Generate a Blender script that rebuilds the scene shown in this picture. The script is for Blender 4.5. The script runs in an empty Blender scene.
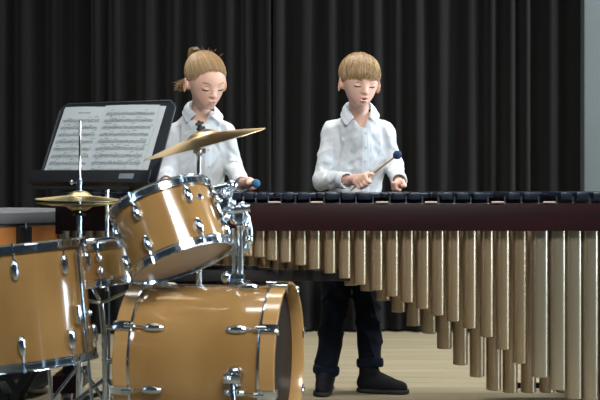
import bpy, bmesh, math, random
import numpy as np
from mathutils import Vector, Matrix, Quaternion
PI = math.pi
rnd = random.Random(7)
scene = bpy.context.scene
# ------------------------------------------------------------------ camera, world, lights, exposure
HC, HY, FPX = 0.97, 175.0, 1200.0
cam_d = bpy.data.cameras.new('camera'); cam = bpy.data.objects.new('camera', cam_d)
scene.collection.objects.link(cam); scene.camera = cam
cam.location = (0, 0, HC); cam.rotation_euler = (PI/2, 0, 0)
cam_d.sensor_width = 36; cam_d.lens = 72; cam_d.shift_y = -(200-HY)/600.0
cam_d.clip_end = 60
cam_d.dof.use_dof = True; cam_d.dof.focus_distance = 5.2; cam_d.dof.aperture_fstop = 4.0
wd = bpy.data.worlds.new('hall'); scene.world = wd; wd.use_nodes = True
wn = wd.node_tree; WN = wn.nodes; WL = wn.links; wb = WN['Background']
# dim hall; scattered pale spots made up for the chrome to reflect
wtc = WN.new('ShaderNodeTexCoord'); wv = WN.new('ShaderNodeTexVoronoi'); wv.inputs['Scale'].default_value = 5.5
wmr = WN.new('ShaderNodeMapRange'); wmr.inputs[1].default_value = .20; wmr.inputs[2].default_value = .12
wmr.inputs[3].default_value = .035; wmr.inputs[4].default_value = 1.3
WL.new(wtc.outputs['Generated'], wv.inputs['Vector']); WL.new(wv.outputs['Distance'], wmr.inputs[0]); WL.new(wmr.outputs[0], wb.inputs[1])
wb.inputs[0].default_value = (0.55, 0.78, 1.0, 1)
scene.view_settings.view_transform = 'Standard'; scene.view_settings.look = 'None'
scene.view_settings.gamma = 1; scene.view_settings.exposure = 0.0
scene.view_settings.use_curve_mapping = False

def area(name, loc, target, sx, sy, power, color):
    l = bpy.data.lights.new(name, 'AREA'); l.shape = 'RECTANGLE'; l.size = sx; l.size_y = sy
    l.energy = power; l.color = color
    o = bpy.data.objects.new(name, l); scene.collection.objects.link(o)
    o.location = loc
    o.rotation_euler = (Vector(target)-Vector(loc)).to_track_quat('-Z', 'Y').to_euler()
    return o
# stage lamps overhead, tall hall window to the right, then added fill lights
lf = area('stage_lamp_front', (0.9, 0.6, 3.3), (-0.1, 5.0, 0.75), 1.8, 0.8, 24, (1.0, 0.98, 0.95)); lf.data.spread = math.radians(58)
area('stage_lamp_top', (0.3, 4.6, 4.9), (0.1, 5.2, 0.0), 3.6, 0.5, 80, (0.97, 0.98, 1.0))
area('window_light_right', (5.1, 3.9, 1.7), (0.5, 4.9, 0.9), 0.9, 3.0, 200, (0.66, 0.85, 1.0))
area('chrome_fill_left', (-4.2, 1.6, 2.6), (-0.6, 4.4, 0.6), 0.9, 2.4, 30, (0.62, 0.82, 1.0))  # added fill, no known window here; a bright shape for chrome reflections
area('curtain_graze_fill', (4.0, 6.1, 2.4), (-0.8, 7.5, 1.4), 0.5, 1.6, 170, (1.0, 0.98, 0.96))  # added grazing light, no known lamp; draws stripes along the curtain folds
lb = area('floor_fill_back', (0.6, 6.0, 4.6), (0.6, 6.05, 0), 5.0, 0.5, 55, (1.0, 0.97, 0.88)); lb.data.spread = math.radians(75)  # added downlight that brightens the floor behind the players

# ------------------------------------------------------------------ helpers
def P(px, py, Y):
    return Vector(((px-300)/FPX*Y, Y, HC-(py-HY)/FPX*Y))

def link(o, parent=None):
    scene.collection.objects.link(o)
    if parent is not None: o.parent = parent
    return o

def wloc(o):
    v = Vector((0, 0, 0))
    while o is not None:
        v += o.location; o = o.parent
    return v

def thing(name, label, cat, loc, group=None):
    o = bpy.data.objects.new(name, None); o.empty_display_size = .05; link(o)
    o.location = loc; o['label'] = label; o['category'] = cat
    if group: o['group'] = group
    return o

def tag(o, label, cat, group=None, kind=None):
    o['label'] = label; o['category'] = cat
    if group: o['group'] = group
    if kind: o['kind'] = kind
    return o

class MB:
    """collects shapes in world coordinates"""
    def __init__(s): s.v = []; s.f = []
    def add(s, vs, fs, M=None):
        b = len(s.v)
        s.v += [tuple(M @ Vector(v)) if M is not None else tuple(v) for v in vs]
        s.f += [tuple(b+i for i in f) for f in fs]
        return s
    def box(s, c, d, M=None, bev=0.0):
        x, y, z = d[0]/2, d[1]/2, d[2]/2
        if bev <= 0:
            vs = [(c[0]+i*x, c[1]+j*y, c[2]+k*z) for i in (-1, 1) for j in (-1, 1) for k in (-1, 1)]
            fs = [(0,1,3,2),(4,6,7,5),(0,4,5,1),(2,3,7,6),(0,2,6,4),(1,5,7,3)]
            return s.add(vs, fs, M)
        bm = bmesh.new(); bmesh.ops.create_cube(bm, size=1)
        for v in bm.verts: v.co = Vector((c[0]+v.co.x*2*x, c[1]+v.co.y*2*y, c[2]+v.co.z*2*z))
        bmesh.ops.bevel(bm, geom=bm.edges[:], offset=bev, segments=2, affect='EDGES', profile=.6)
        bm.verts.index_update()
        s.add([v.co[:] for v in bm.verts], [[v.index for v in f.verts] for f in bm.faces], M); bm.free()
        return s
    def tube(s, pts, r, n=10, cap=True, closed=False):
        pts = [Vector(p) for p in pts]; m = len(pts)
        rs = r if isinstance(r, (list, tuple)) else [r]*m
        b = len(s.v); up = None
        for i, p in enumerate(pts):
            if closed: d = pts[(i+1) % m]-pts[i-1]
            else: d = pts[min(i+1, m-1)]-pts[max(i-1, 0)]
            d.normalize()
            if up is None: up = d.orthogonal().normalized()
            else:
                up = up-d*up.dot(d)
                up = up.normalized() if up.length > 1e-6 else d.orthogonal().normalized()
            w = d.cross(up)
            for k in range(n):
                a = 2*PI*k/n
                s.v.append(tuple(p+(up*math.cos(a)+w*math.sin(a))*rs[i]))
        for i in range(m if closed else m-1):
            j = (i+1) % m
            for k in range(n):
                k2 = (k+1) % n
                s.f.append((b+i*n+k, b+i*n+k2, b+j*n+k2, b+j*n+k))
        if cap and not closed:
            s.f.append(tuple(b+k for k in reversed(range(n))))
            s.f.append(tuple(b+(m-1)*n+k for k in range(n)))
        return s
    def lathe(s, prof, M, n=64, closed=False):
        """prof: (r, h) list turned about local Z"""
        b = len(s.v); rows = []
        for r, h in prof:
            if r < 1e-6: rows.append([len(s.v)]); s.v.append(tuple(M @ Vector((0, 0, h))))
            else:
                rows.append(list(range(len(s.v), len(s.v)+n)))
                for k in range(n):
                    a = 2*PI*k/n; s.v.append(tuple(M @ Vector((r*math.cos(a), r*math.sin(a), h))))
        R = list(zip(rows, rows[1:]))
        if closed: R.append((rows[-1], rows[0]))
        for A, B in R:
            for k in range(n):
                k2 = (k+1) % n
                if len(A) == 1 and len(B) == 1: continue
                if len(A) == 1: s.f.append((A[0], B[k2], B[k]))
                elif len(B) == 1: s.f.append((A[k], A[k2], B[0]))
                else: s.f.append((A[k], A[k2], B[k2], B[k]))
        return s
    def ball(s, c, r, M=None, n=16, sc=(1, 1, 1)):
        m = Matrix.Translation(Vector(c)) @ Matrix.Diagonal((sc[0], sc[1], sc[2], 1))
        if M is not None: m = M @ m
        h = n//2
        return s.lathe([(r*math.sin(PI*i/h), -r*math.cos(PI*i/h)) for i in range(h+1)], m, n)
    def cyl(s, a, b, r, n=16, r2=None):
        return s.tube([a, b], [r, r if r2 is None else r2], n)
    def prism(s, poly, t, M):
        """poly (x, z) extruded along local y by t, centred"""
        n = len(poly)
        vs = [(x, -t/2, z) for x, z in poly]+[(x, t/2, z) for x, z in poly]
        fs = [tuple(range(n)), tuple(reversed(range(n, 2*n)))]
        fs += [(i, i+n, (i+1) % n+n, (i+1) % n) for i in range(n)]
        return s.add(vs, fs, M)
    def build(s, name, mat, parent=None, sharp=35, kind=None):
        org = wloc(parent) if parent is not None else Vector((0, 0, 0))
        me = bpy.data.meshes.new(name)
        me.from_pydata([(v[0]-org[0], v[1]-org[1], v[2]-org[2]) for v in s.v], [], s.f)
        bm = bmesh.new(); bm.from_mesh(me); bmesh.ops.recalc_face_normals(bm, faces=bm.faces[:]); bm.to_mesh(me); bm.free()
        me.materials.append(mat)
        me.shade_smooth(); me.set_sharp_from_angle(angle=math.radians(sharp))
        o = link(bpy.data.objects.new(name, me), parent)
        if kind: o['kind'] = kind
        return o

def axisM(c, z, x=None):
    z = Vector(z).normalized()
    x = Vector(x) if x is not None else z.orthogonal()
    x = (x-z*x.dot(z)).normalized(); y = z.cross(x)
    m = Matrix((x, y, z)).transposed().to_4x4(); m.translation = Vector(c)
    return m

# ------------------------------------------------------------------ materials
def mat(name, col, rough=.5, metal=0.0, col2=None, scale=20, stretch=(1, 1, 1), detail=3, coat=0.0, bump=0.0,
        spec=.5, sss=0.0, sheen=0.0, kind='noise', trans=0.0):
    m = bpy.data.materials.new(name); m.use_nodes = True
    nt = m.node_tree; N = nt.nodes; L = nt.links; b = N['Principled BSDF']
    def si(k, v):
        if k in b.inputs: b.inputs[k].default_value = v
    si('Roughness', rough); si('Metallic', metal); si('Coat Weight', coat); si('Coat Roughness', .06)
    si('Specular IOR Level', spec); si('Sheen Weight', sheen); si('Transmission Weight', trans)
    if sss: si('Subsurface Weight', sss); si('Subsurface Radius', (.012, .005, .003)); si('Subsurface Scale', 1.0)
    tc = N.new('ShaderNodeTexCoord'); mp = N.new('ShaderNodeMapping'); mp.inputs['Scale'].default_value = stretch
    L.new(tc.outputs['Object'], mp.inputs[0])
    if kind == 'wave':
        t = N.new('ShaderNodeTexWave'); t.inputs['Distortion'].default_value = 3; t.inputs['Detail'].default_value = detail
        t.inputs['Scale'].default_value = scale
    else:
        t = N.new('ShaderNodeTexNoise'); t.inputs['Scale'].default_value = scale; t.inputs['Detail'].default_value = detail
    L.new(mp.outputs[0], t.inputs['Vector'])
    fac = t.outputs[0] if kind == 'wave' else t.outputs['Fac']
    if col2 is None: col2 = tuple(c*.88 for c in col)
    mx = N.new('ShaderNodeMix'); mx.data_type = 'RGBA'
    mr = N.new('ShaderNodeMapRange'); mr.inputs[1].default_value = .3; mr.inputs[2].default_value = .7
    L.new(fac, mr.inputs[0]); L.new(mr.outputs[0], mx.inputs[0])
    mx.inputs[6].default_value = (*col, 1); mx.inputs[7].default_value = (*col2, 1)
    L.new(mx.outputs[2], b.inputs['Base Color'])
    if bump:
        bp = N.new('ShaderNodeBump'); bp.inputs['Strength'].default_value = bump; bp.inputs['Distance'].default_value = .002
        L.new(fac, bp.inputs['Height']); L.new(bp.outputs[0], b.inputs['Normal'])
    return m

def mat_hair(name, c1, c2):
    m = mat(name, c1, .45, col2=c2, scale=30, stretch=(1, 1, .3), spec=.35)
    nt = m.node_tree; N = nt.nodes; L = nt.links; b = N['Principled BSDF']
    g = N.new('ShaderNodeNewGeometry'); mx = N.new('ShaderNodeMix'); mx.data_type = 'RGBA'
    L.new(g.outputs['Random Per Island'], mx.inputs[0])
    mx.inputs[6].default_value = (*c1, 1); mx.inputs[7].default_value = (*c2, 1)
    L.new(mx.outputs[2], b.inputs['Base Color'])
    return m

M_wood = mat('amber_maple_lacquer', (.44, .258, .095), .18, col2=(.28, .15, .045), scale=2.6, stretch=(1.5, 1.5, .7), detail=6, coat=.7)
M_woodhoop = mat('maple_hoop_lacquer', (.50, .30, .115), .22, col2=(.39, .22, .075), scale=4, coat=.5)
M_inner = mat('shell_inside_ply', (.26, .1, .035), .5, col2=(.2, .07, .024), scale=8)
M_chrome = mat('chrome', (.74, .82, .90), .12, 1.0, col2=(.66, .74, .82), scale=6)
M_chromed = mat('worn_chrome', (.5, .54, .58), .2, 1.0, col2=(.4, .43, .46), scale=25)
M_black = mat('black_metal', (.012, .012, .014), .4, .1, scale=15)
M_rubber = mat('black_rubber', (.015, .015, .015), .75, scale=30)
M_brass = mat('cymbal_bronze', (.86, .66, .40), .33, 1.0, col2=(.76, .56, .32), scale=14)
M_brassdark = mat('aged_cymbal_bronze', (.80, .66, .34), .32, 1.0, col2=(.68, .54, .26), scale=14)
for m_ in (M_brass, M_brassdark):        # lathe grooves
    b_ = m_.node_tree.nodes['Principled BSDF']; b_.inputs['Anisotropic'].default_value = .8
    t_ = m_.node_tree.nodes.new('ShaderNodeTangent'); t_.direction_type = 'RADIAL'; t_.axis = 'Z'
    m_.node_tree.links.new(t_.outputs[0], b_.inputs['Tangent'])
M_headclear = mat('clear_drumhead', (.95, .82, .64), .3, col2=(.9, .76, .58), scale=5, trans=.6)
M_headclear.node_tree.nodes['Principled BSDF'].inputs['IOR'].default_value = 1.05
M_headblack = mat('black_drumhead', (.003, .004, .006), .5, scale=5, spec=.2)
M_headwhite = mat('coated_drumhead', (.75, .74, .7), .6, scale=5)
M_maroon = mat('dark_maroon_wood', (.022, .0042, .0060), .38, col2=(.012, .0035, .005), scale=5, stretch=(.3, 4, 4), spec=.22)
M_bar = mat('dark_marimba_bar', (.008, .018, .036), .3, col2=(.004, .009, .02), scale=12, stretch=(4, .4, 4), spec=.5)
M_reson = mat('champagne_resonator', (.44, .33, .205), .3, .7, col2=(.41, .305, .19), scale=9, stretch=(4, 4, .3), coat=.6)
M_reson2 = mat('low_resonator', (.42, .36, .26), .3, .7, col2=(.39, .33, .24), scale=9, stretch=(4, 4, .3), coat=.6)
M_inside = mat('resonator_cap', (.05, .04, .03), .6, scale=10)
M_cord = mat('pale_cord', (.5, .42, .36), .7, scale=40)
M_curtain = mat('black_velvet', (.0082, .0079, .0079), .9, col2=(.005, .005, .005), scale=3, stretch=(4, 4, .2), sheen=.05, spec=.1)
M_wall = mat('grey_wall_paint', (.10, .12, .125), .8, scale=2)
M_copper = mat('copper_kettle', (.80, .33, .09), .4, .4, col2=(.66, .24, .06), scale=8)
M_cover = mat('grey_drum_cover', (.17, .175, .185), .75, scale=20)
M_paper = mat('music_paper', (.50, .55, .56), .8, col2=(.46, .51, .52), scale=4)
M_ink = mat('printed_ink', (.2, .23, .24), .8, scale=60)
M_stand = mat('black_stand_enamel', (.02, .024, .03), .42, scale=12)
M_standlip = mat('matt_black_lip', (.006, .006, .007), .55, scale=12)
M_sticker = mat('faded_blue_sticker', (.16, .2, .24), .6, scale=30)
M_skin = mat('skin', (.84, .54, .41), .5, col2=(.80, .48, .36), scale=18, sss=.12, spec=.3)
M_skin2 = mat('skin_pale', (.78, .50, .39), .5, col2=(.74, .44, .34), scale=18, sss=.12, spec=.3)
M_lip = mat('lip', (.42, .13, .11), .4, scale=40)
M_mouth = mat('open_mouth', (.22, .012, .014), .5, scale=40)
M_lash = mat('eyelash', (.05, .028, .02), .7, scale=40)
M_lid = mat('eyelid_skin', (.42, .2, .16), .5, scale=40)
M_brow = mat('eyebrow', (.25, .14, .07), .7, scale=40)
M_hair1 = mat_hair('blond_mop_hair', (.44, .29, .135), (.15, .09, .038))
M_hair2 = mat_hair('tied_blond_hair', (.50, .34, .175), (.20, .12, .055))
M_tie = mat('dark_hair_tie', (.02, .018, .02), .7, scale=60)
M_shirt = mat('white_shirt_cotton', (.60, .635, .66), .8, col2=(.57, .605, .63), scale=60, sheen=.1)
def add_creases(m, sc, dist):
    nt = m.node_tree; N = nt.nodes; L = nt.links; b = N['Principled BSDF']
    tc = N.new('ShaderNodeTexCoord'); mp = N.new('ShaderNodeMapping'); mp.inputs['Scale'].default_value = (1, 1, .55); mp.inputs['Rotation'].default_value = (.3, .6, .4)
    w = N.new('ShaderNodeTexNoise'); w.inputs['Scale'].default_value = sc; w.inputs['Detail'].default_value = 2.5; w.inputs['Distortion'].default_value = 1.3
    w.noise_type = 'RIDGED_MULTIFRACTAL'
    L.new(tc.outputs['Object'], mp.inputs[0]); L.new(mp.outputs[0], w.inputs['Vector'])
    bp = N.new('ShaderNodeBump'); bp.inputs['Strength'].default_value = 1; bp.inputs['Distance'].default_value = dist
    L.new(w.outputs['Fac'], bp.inputs['Height']); L.new(bp.outputs[0], b.inputs['Normal'])
add_creases(M_shirt, 11, .007)
M_shirtb = mat('pressed_shirt_cotton', (.67, .72, .76), .75, col2=(.65, .70, .74), scale=60)
M_button = mat('shirt_button', (.55, .6, .62), .35, scale=60)
M_jean = mat('dark_navy_denim', (.004, .009, .024), .85, col2=(.002, .004, .010), scale=14, detail=6, spec=.2)
add_creases(M_jean, 8, .008)
M_shoe = mat('black_shoe', (.003, .004, .007), .7, spec=.2, scale=20)
M_sole = mat('dark_shoe_sole', (.006, .006, .007), .7, scale=20)
M_yarnb = mat('navy_yarn', (.018, .035, .12), .85, col2=(.01, .02, .07), scale=90, bump=.8)
M_yarnl = mat('blue_yarn', (.03, .16, .32), .85, col2=(.02, .1, .22), scale=90, bump=.8)
M_stick = mat('birch_stick', (.42, .25, .11), .45, scale=20, stretch=(1, 1, .2))

def mat_floor():
    m = bpy.data.materials.new('stage_planks'); m.use_nodes = True
    nt = m.node_tree; N = nt.nodes; L = nt.links; b = N['Principled BSDF']
    tc = N.new('ShaderNodeTexCoord')
    br = N.new('ShaderNodeTexBrick'); br.inputs['Scale'].default_value = 1
    br.inputs['Brick Width'].default_value = 2.6; br.inputs['Row Height'].default_value = .14
    br.inputs['Mortar Size'].default_value = .0028; br.offset = .37
    br.inputs['Color1'].default_value = (.36, .315, .215, 1); br.inputs['Color2'].default_value = (.30, .26, .175, 1)
    br.inputs['Mortar'].default_value = (.11, .09, .06, 1)
    L.new(tc.outputs['Object'], br.inputs['Vector'])
    mp = N.new('ShaderNodeMapping'); mp.inputs['Scale'].default_value = (.6, 14, 1); L.new(tc.outputs['Object'], mp.inputs[0])
    n = N.new('ShaderNodeTexNoise'); n.inputs['Scale'].default_value = 2.2; n.inputs['Detail'].default_value = 6
    L.new(mp.outputs[0], n.inputs['Vector'])
    mr = N.new('ShaderNodeMapRange'); mr.inputs[1].default_value = .3; mr.inputs[2].default_value = .7
    mr.inputs[3].default_value = .8; mr.inputs[4].default_value = 1.12; L.new(n.outputs['Fac'], mr.inputs[0])
    mx = N.new('ShaderNodeMix'); mx.data_type = 'RGBA'; mx.blend_type = 'MULTIPLY'; mx.inputs[0].default_value = 1
    L.new(br.outputs['Color'], mx.inputs[6]); L.new(mr.outputs[0], mx.inputs[7]); L.new(mx.outputs[2], b.inputs['Base Color'])
    b.inputs['Roughness'].default_value = .42
    return m
M_floor = mat_floor()

# ------------------------------------------------------------------ setting
f = MB().box((0, 4.5, -.05), (16, 13, .1)).build('floor', M_floor, kind='structure')
w = MB().box((0, 8.35, 2.6), (16, .2, 5.2)).build('wall_back', M_wall, kind='structure')
w = MB().box((2.047, 7.7, 2.6), (.66, .9, 5.2), bev=.01).build('wall_right', M_wall, kind='structure')

def curtain(name, x0, x1, Yc, seed, label):
    r = random.Random(seed); n = int((x1-x0)/.011); 
    # irregular gathered folds: each fold has its own width and depth
    ctr = [x0-.2]
    while ctr[-1] < x1+.2: ctr.append(ctr[-1]+r.uniform(.085, .2))
    dep = [r.uniform(.05, .15) for _ in ctr]
    drift = [r.uniform(-.025, .025) for _ in ctr]
    zs = [.015, .3, .8, 1.4, 2.0, 2.6, 3.4, 4.6]
    vs = []; fs = []
    for j, z in enumerate(zs):
        g = z/4.6
        for i in range(n+1):
            x = x0+(x1-x0)*i/n
            k = max(q for q in range(len(ctr)) if ctr[q] <= x)
            k = min(k, len(ctr)-2)
            t = (x-ctr[k])/(ctr[k+1]-ctr[k])
            d = dep[k]*(1-t)+dep[k+1]*t
            y = Yc-d*(math.sin(PI*t)**2.6)+.012*math.sin(x*23+z*.8)
            vs.append((x+drift[k]*g*math.sin(PI*t), y, z))
    for j in range(len(zs)-1):
        for i in range(n): a = j*(n+1)+i; fs.append((a, a+1, a+n+2, a+n+1))
    me = bpy.data.meshes.new(name); me.from_pydata(vs, [], fs); me.materials.append(M_curtain); me.shade_smooth()
    o = link(bpy.data.objects.new(name, me)); tag(o, label, 'curtain')
    s = o.modifiers.new('thickness', 'SOLIDIFY'); s.thickness = .006; s.offset = 1
    return o
xs = (272-300)/FPX*7.35
curtain('stage_curtain', -3.2, xs-.004, 7.42, 3, 'black pleated stage curtain on the left, behind the music stand and the ponytailed player')
curtain('stage_curtain', xs+.004, 1.71, 7.45, 11, 'black pleated stage curtain on the right, behind the boy and beside the pale grey wall')
# ------------------------------------------------------------------ marimba
def lerp(a, b, t): return a+(b-a)*t
def interp(x, xs, ys):
    return float(np.interp(x, xs, ys))
FY = 4.70
fx = lambda px, Y=FY: (px-300)/FPX*Y
X0, X1 = fx(55), fx(668)
def backY(x): return lerp(5.0, 5.56, (x-X0)/(X1-X0))
mar = thing('marimba', 'long concert marimba with dark maroon rail and hanging gold tubes, played by both children', 'marimba', (fx(340), 4.95, 0))
# tubes of the front row, photo positions (column, foot)
T = [(260,257),(272.5,260),(286,262),(301,265),(314.7,269),(330,273),(345,278),(360.5,284.4),(377,290),(392.5,296),(407.5,302),
     (423,308.5),(438,315),(453.5,321),(470,328),(487,336.6),(503,349),(520,363),(539.5,376),(557,388.5),(573,397.5),(589.5,398),(607,398),(625,398),(643,398)]
x = 260; k = 0; left = []
while x > 75:
    x -= 12.6-.06*k; k += 1; left.append((x, 256))
T = list(reversed(left))+T
i330 = [i for i, t in enumerate(T) if t[0] == 330][0]
pat = [1,1,1,0,1,1,0]     # from 330 rightwards
barx = lambda p: interp(p, [60, 260, 330, 392, 438, 503, 557, 643], [61, 262, 332, 398, 447, 514, 566, 654])
slots = [barx(t[0]) for t in T]
for i, (px, py) in enumerate(T):
    X = fx(px, 4.79); bot = P(px, py, 4.79).z; big = px > 530
    m = MB()
    w2 = interp(px, [60, 260, 400, 520], [.0235, .0245, .0265, .0285])
    if big:
        hw, hd = .0335, .036; nk = 28
        sg = lambda q, h_: h_*(1 if q >= 0 else -1)*abs(q)**.72
        vs = [(X+sg(math.cos(2*PI*q/nk), hw), 4.79+sg(math.sin(2*PI*q/nk), hd), z) for z in (bot, .845) for q in range(nk)]
        m.add(vs, [tuple(reversed(range(nk))), tuple(range(nk, 2*nk))]+[(q, (q+1) % nk, (q+1) % nk+nk, q+nk) for q in range(nk)])
        o = m.build('resonator_tube', M_reson2, mar, sharp=50)
    else:
        m.lathe([(0, bot+.001), (w2-.003, bot), (w2, bot+.003), (w2, .838), (w2-.002, .84), (w2-.004, .838), (w2-.004, .80), (0, .80)], Matrix.Translation((X, 4.79, 0)), 24)
        o = m.build('resonator_tube', M_reson, mar, sharp=40)
# back row
bx = [100, 250, 330, 357, 371, 386, 400, 413, 428, 443, 458, 473, 485, 498, 640]
by = [265, 265, 278, 287, 292, 302, 313, 325, 332, 347, 363, 372, 385, 392, 392]
for i in range(len(T)-1):
    pm = (T[i][0]+T[i+1][0])/2
    pm -= 1.5
    xw = fx(pm, 5.05); Yb = lerp(4.90, 5.16, (xw-X0)/(X1-X0)); X = fx(pm, Yb)
    if pm < 236 and i % 1: continue
    r_ = interp(pm, [60, 260, 400, 520], [.024, .027, .031, .0325])
    bot = P(pm, interp(pm, bx, by), Yb).z
    MB().lathe([(0, bot+.001), (r_-.003, bot), (r_, bot+.003), (r_, .815), (r_-.003, .817), (r_-.004, .79), (0, .79)], Matrix.Translation((X, Yb, 0)), 20).build('resonator_tube', M_reson, mar, sharp=40)
# bars
zt = P(300, 192.6, FY).z; zb = P(300, 199.3, FY).z
for i, (px, _) in enumerate(T):
    q = (i-i330) % 7
    if q < 0: q += 7
    if not pat[q]: continue
    pc = slots[i]; pitch = (slots[i+1]-slots[i]) if i+1 < len(slots) else slots[i]-slots[i-1]
    w_ = pitch*.70/FPX*FY; X = fx(pc)
    D = (backY(X)-FY); L_ = D*.47
    m = MB().box((X, FY-.012+L_/2, (zt+zb)/2), (w_, L_, zt-zb), bev=.0025)
    m.build('marimba_bar', M_bar, mar)
for i in range(len(T)-1):
    pc = (slots[i]+slots[i+1])/2; pitch = slots[i+1]-slots[i]
    X = fx(pc, 4.95); D = backY(X)-FY; y0 = FY+D*.47-.0; y1 = backY(X)
    MB().box((X, (y0+y1)/2, zt-.016), (pitch*.9/FPX*4.95, y1-y0, .02), bev=.0025).build('marimba_bar', M_bar, mar)
# rails
zr1, zr0 = P(300, 203.3, FY).z, P(300, 231, FY).z
MB().box(((X0+X1)/2, FY+.018, (zr1+zr0)/2), (X1-X0, .03, zr1-zr0), bev=.002).build('front_rail', M_maroon, mar)
a = Vector((X0, backY(X0)-.04, .83)); b = Vector((X1, backY(X1)-.04, .83))
d = (b-a); ang = math.atan2(d.y, d.x)
MB().box((0, 0, 0), (d.length, .03, .085), Matrix.Translation((a+b)/2) @ Matrix.Rotation(ang, 4, 'Z'), bev=.002).build('back_rail', M_maroon, mar)
# inner bar supports and cord posts
m = MB()
for i in range(len(slots)-1):
    pc = (slots[i]+slots[i+1])/2
    m.box((fx(pc), FY+.022, zr1+.012), (.006, .008, .03))
m.build('cord_post', M_chromed, mar, kind='stuff')
m = MB()
for i, (px, _) in enumerate(T):
    if not pat[(i-i330) % 7]:
        p0 = slots[i]; m.tube([(fx(p0-6), FY-.004, zr1+.004), (fx(p0), FY-.006, zr1+.0045), (fx(p0+6), FY-.004, zr1+.004)], .0036, 6)
m.build('support_cord', M_cord, mar, kind='stuff')
m = MB()
m.box(((X0+X1)/2, FY+.03, .852), (X1-X0, .006, .02))
m.build('felt_strip', M_black, mar)
m = MB(); m.box(((X0+X1)/2, 4.79-.0, .80), (X1-X0-.04, .02, .012)); m.build('resonator_holder', M_black, mar)
# dark brace under the high end
bz = P(300, 273.5, 4.93).z
MB().box(((X0+fx(350, 4.93))/2, 4.90, bz-.005), (fx(350, 4.93)-X0, .03, .045), bev=.002).build('lower_brace', M_black, mar)
# end frames
for X, s in ((X0, 1), (X1, -1)):
    yb = backY(X)
    MB().box((X+s*.012, (FY+.004+yb)/2, .80), (.026, yb-FY-.01, .125), bev=.003).build('end_board', M_maroon, mar)
    m = MB()
    for yy in (FY+.10, yb-.08):
        m.box((X+s*.035, yy, .43), (.045, .03, .66), bev=.004)
    m.build('leg_frame', M_black, mar)
    MB().box((X+s*.035, (FY+yb)/2, .145), (.1, yb-FY-.04, .07), bev=.004).build('foot_board', M_maroon, mar)
    for yy in (FY+.06, yb-.08):
        w_ = MB(); w_.lathe([(0, -.014), (.046, -.014), (.05, -.008), (.05, .008), (.046, .014), (0, .014)], axisM((X+s*.035, yy, .05), (1, .2, 0)), 24)
        wh = w_.build('castor_wheel', M_rubber, mar)
        MB().box((X+s*.035, yy, .09), (.04, .05, .04), bev=.004).build('castor_fork', M_chromed, wh)
# low stage-side tie bar near the low end
MB().box(((fx(505, 5.2)+X1)/2, 5.22, .055), (X1-fx(505, 5.2), .03, .02)).build('low_tie_bar', M_black, mar)

# ------------------------------------------------------------------ drums
def hoop_prof(R, z, s):
    """pressed steel hoop around head plane z, s=+1 pointing outwards up"""
    return [(R+.001, z-s*.017), (R+.009, z-s*.017), (R+.009, z-s*.013), (R+.005, z-s*.011), (R+.005, z+s*.006), (R+.009, z+s*.009),
            (R+.010, z+s*.012), (R+.003, z+s*.0125), (R+.001, z+s*.008)]

def lug(M, parent, ln=.05, w=.0125, name='lug', mt=None):
    """M: local z along drum axis, x outwards, origin on shell"""
    m = MB()
    n = 8; pts = []; rs = []
    for i in range(n+1):
        t = i/n; z = (t-.5)*ln; pts.append(M @ Vector((.008, 0, z))); rs.append(w*(.45+.55*math.sin(PI*t)**.5) if 0 < t < 1 else w*.45)
    m.tube(pts, rs, 12)
    m.box((.004, 0, 0), (.012, w*1.5, ln*.85), M, bev=.003)
    return m.build(name, mt or M_chrome, parent)

def drum(root, M, R, H, nlug, phase, heads, off=.065, wood=M_wood, lugln=.045):
    """M: origin at centre of drum, z along axis; heads (top, bottom) materials"""
    m = MB(); t = .008
    m.lathe([(R, -H/2), (R, H/2), (R-t, H/2), (R-t, -H/2)], M, 96, closed=True)
    m.build('shell', wood, root)
    for s, hm in ((1, heads[0]), (-1, heads[1])):
        h = MB().lathe([(0, s*(H/2+.001)), (R-.004, s*(H/2+.002)), (R+.002, s*(H/2-.001)), (R+.004, s*(H/2-.008)), (R-.001, s*(H/2-.008))], M, 96).build('drumhead', hm, root)
        MB().lathe(hoop_prof(R+.003, s*H/2, s), M, 96, closed=True).build('rim', M_chrome, root)
    for i in range(nlug):
        a = math.radians(phase+i*360/nlug)
        for s in (1, -1):
            L = M @ Matrix.Rotation(a, 4, 'Z') @ Matrix.Translation((R, 0, s*(H/2-off)))
            lo = lug(L, root, lugln)
            r = MB(); r.cyl(L @ Vector((.010, 0, s*.015)), L @ Vector((.010, 0, s*(off+.005))), .0022, 8)
            r.cyl(L @ Vector((.010, 0, s*(off+.002))), L @ Vector((.010, 0, s*(off+.015))), .0050, 8)
            r.box((.006, 0, s*(off-.012)), (.012, .014, .006), L)
            r.build('tension_rod', M_chrome, lo)

# rack tom
tc = P(171, 230.5, 3.93)
ax = Vector((-.352, .265, .90)).normalized()
tomM = axisM(tc, ax, (0, -1, 0))        # local +x faces the camera
tom = thing('rack_tom', 'amber maple rack tom tilted above the bass drum, pale lower head showing', 'drum', tc)
drum(tom, tomM, .163, .215, 6, 38, (M_headclear, M_headclear), off=.053, lugln=.052)
bm_ = MB(); 
bl = tomM @ Matrix.Rotation(math.radians(88), 4, 'Z') @ Matrix.Translation((.163, 0, 0))
bm_.box((.008, 0, .01), (.016, .06, .085), bl, bev=.006)
bm_.cyl(bl @ Vector((.03, -.02, .015)), bl @ Vector((.03, .02, .015)), .017, 16)
bm_.ball((.018, .034, -.02), .014, bl); bm_.ball((.018, -.034, .03), .012, bl)
bm_.build('mount_bracket', M_chrome, tom)
bd = tomM @ Matrix.Rotation(math.radians(55), 4, 'Z') @ Matrix.Translation((.163, 0, .045))
MB().lathe([(0, .006), (.009, .005), (.012, 0), (.012, -.003)], bd @ Matrix.Rotation(PI/2, 4, 'Y'), 20).build('air_vent', M_chrome, tom)

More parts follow.
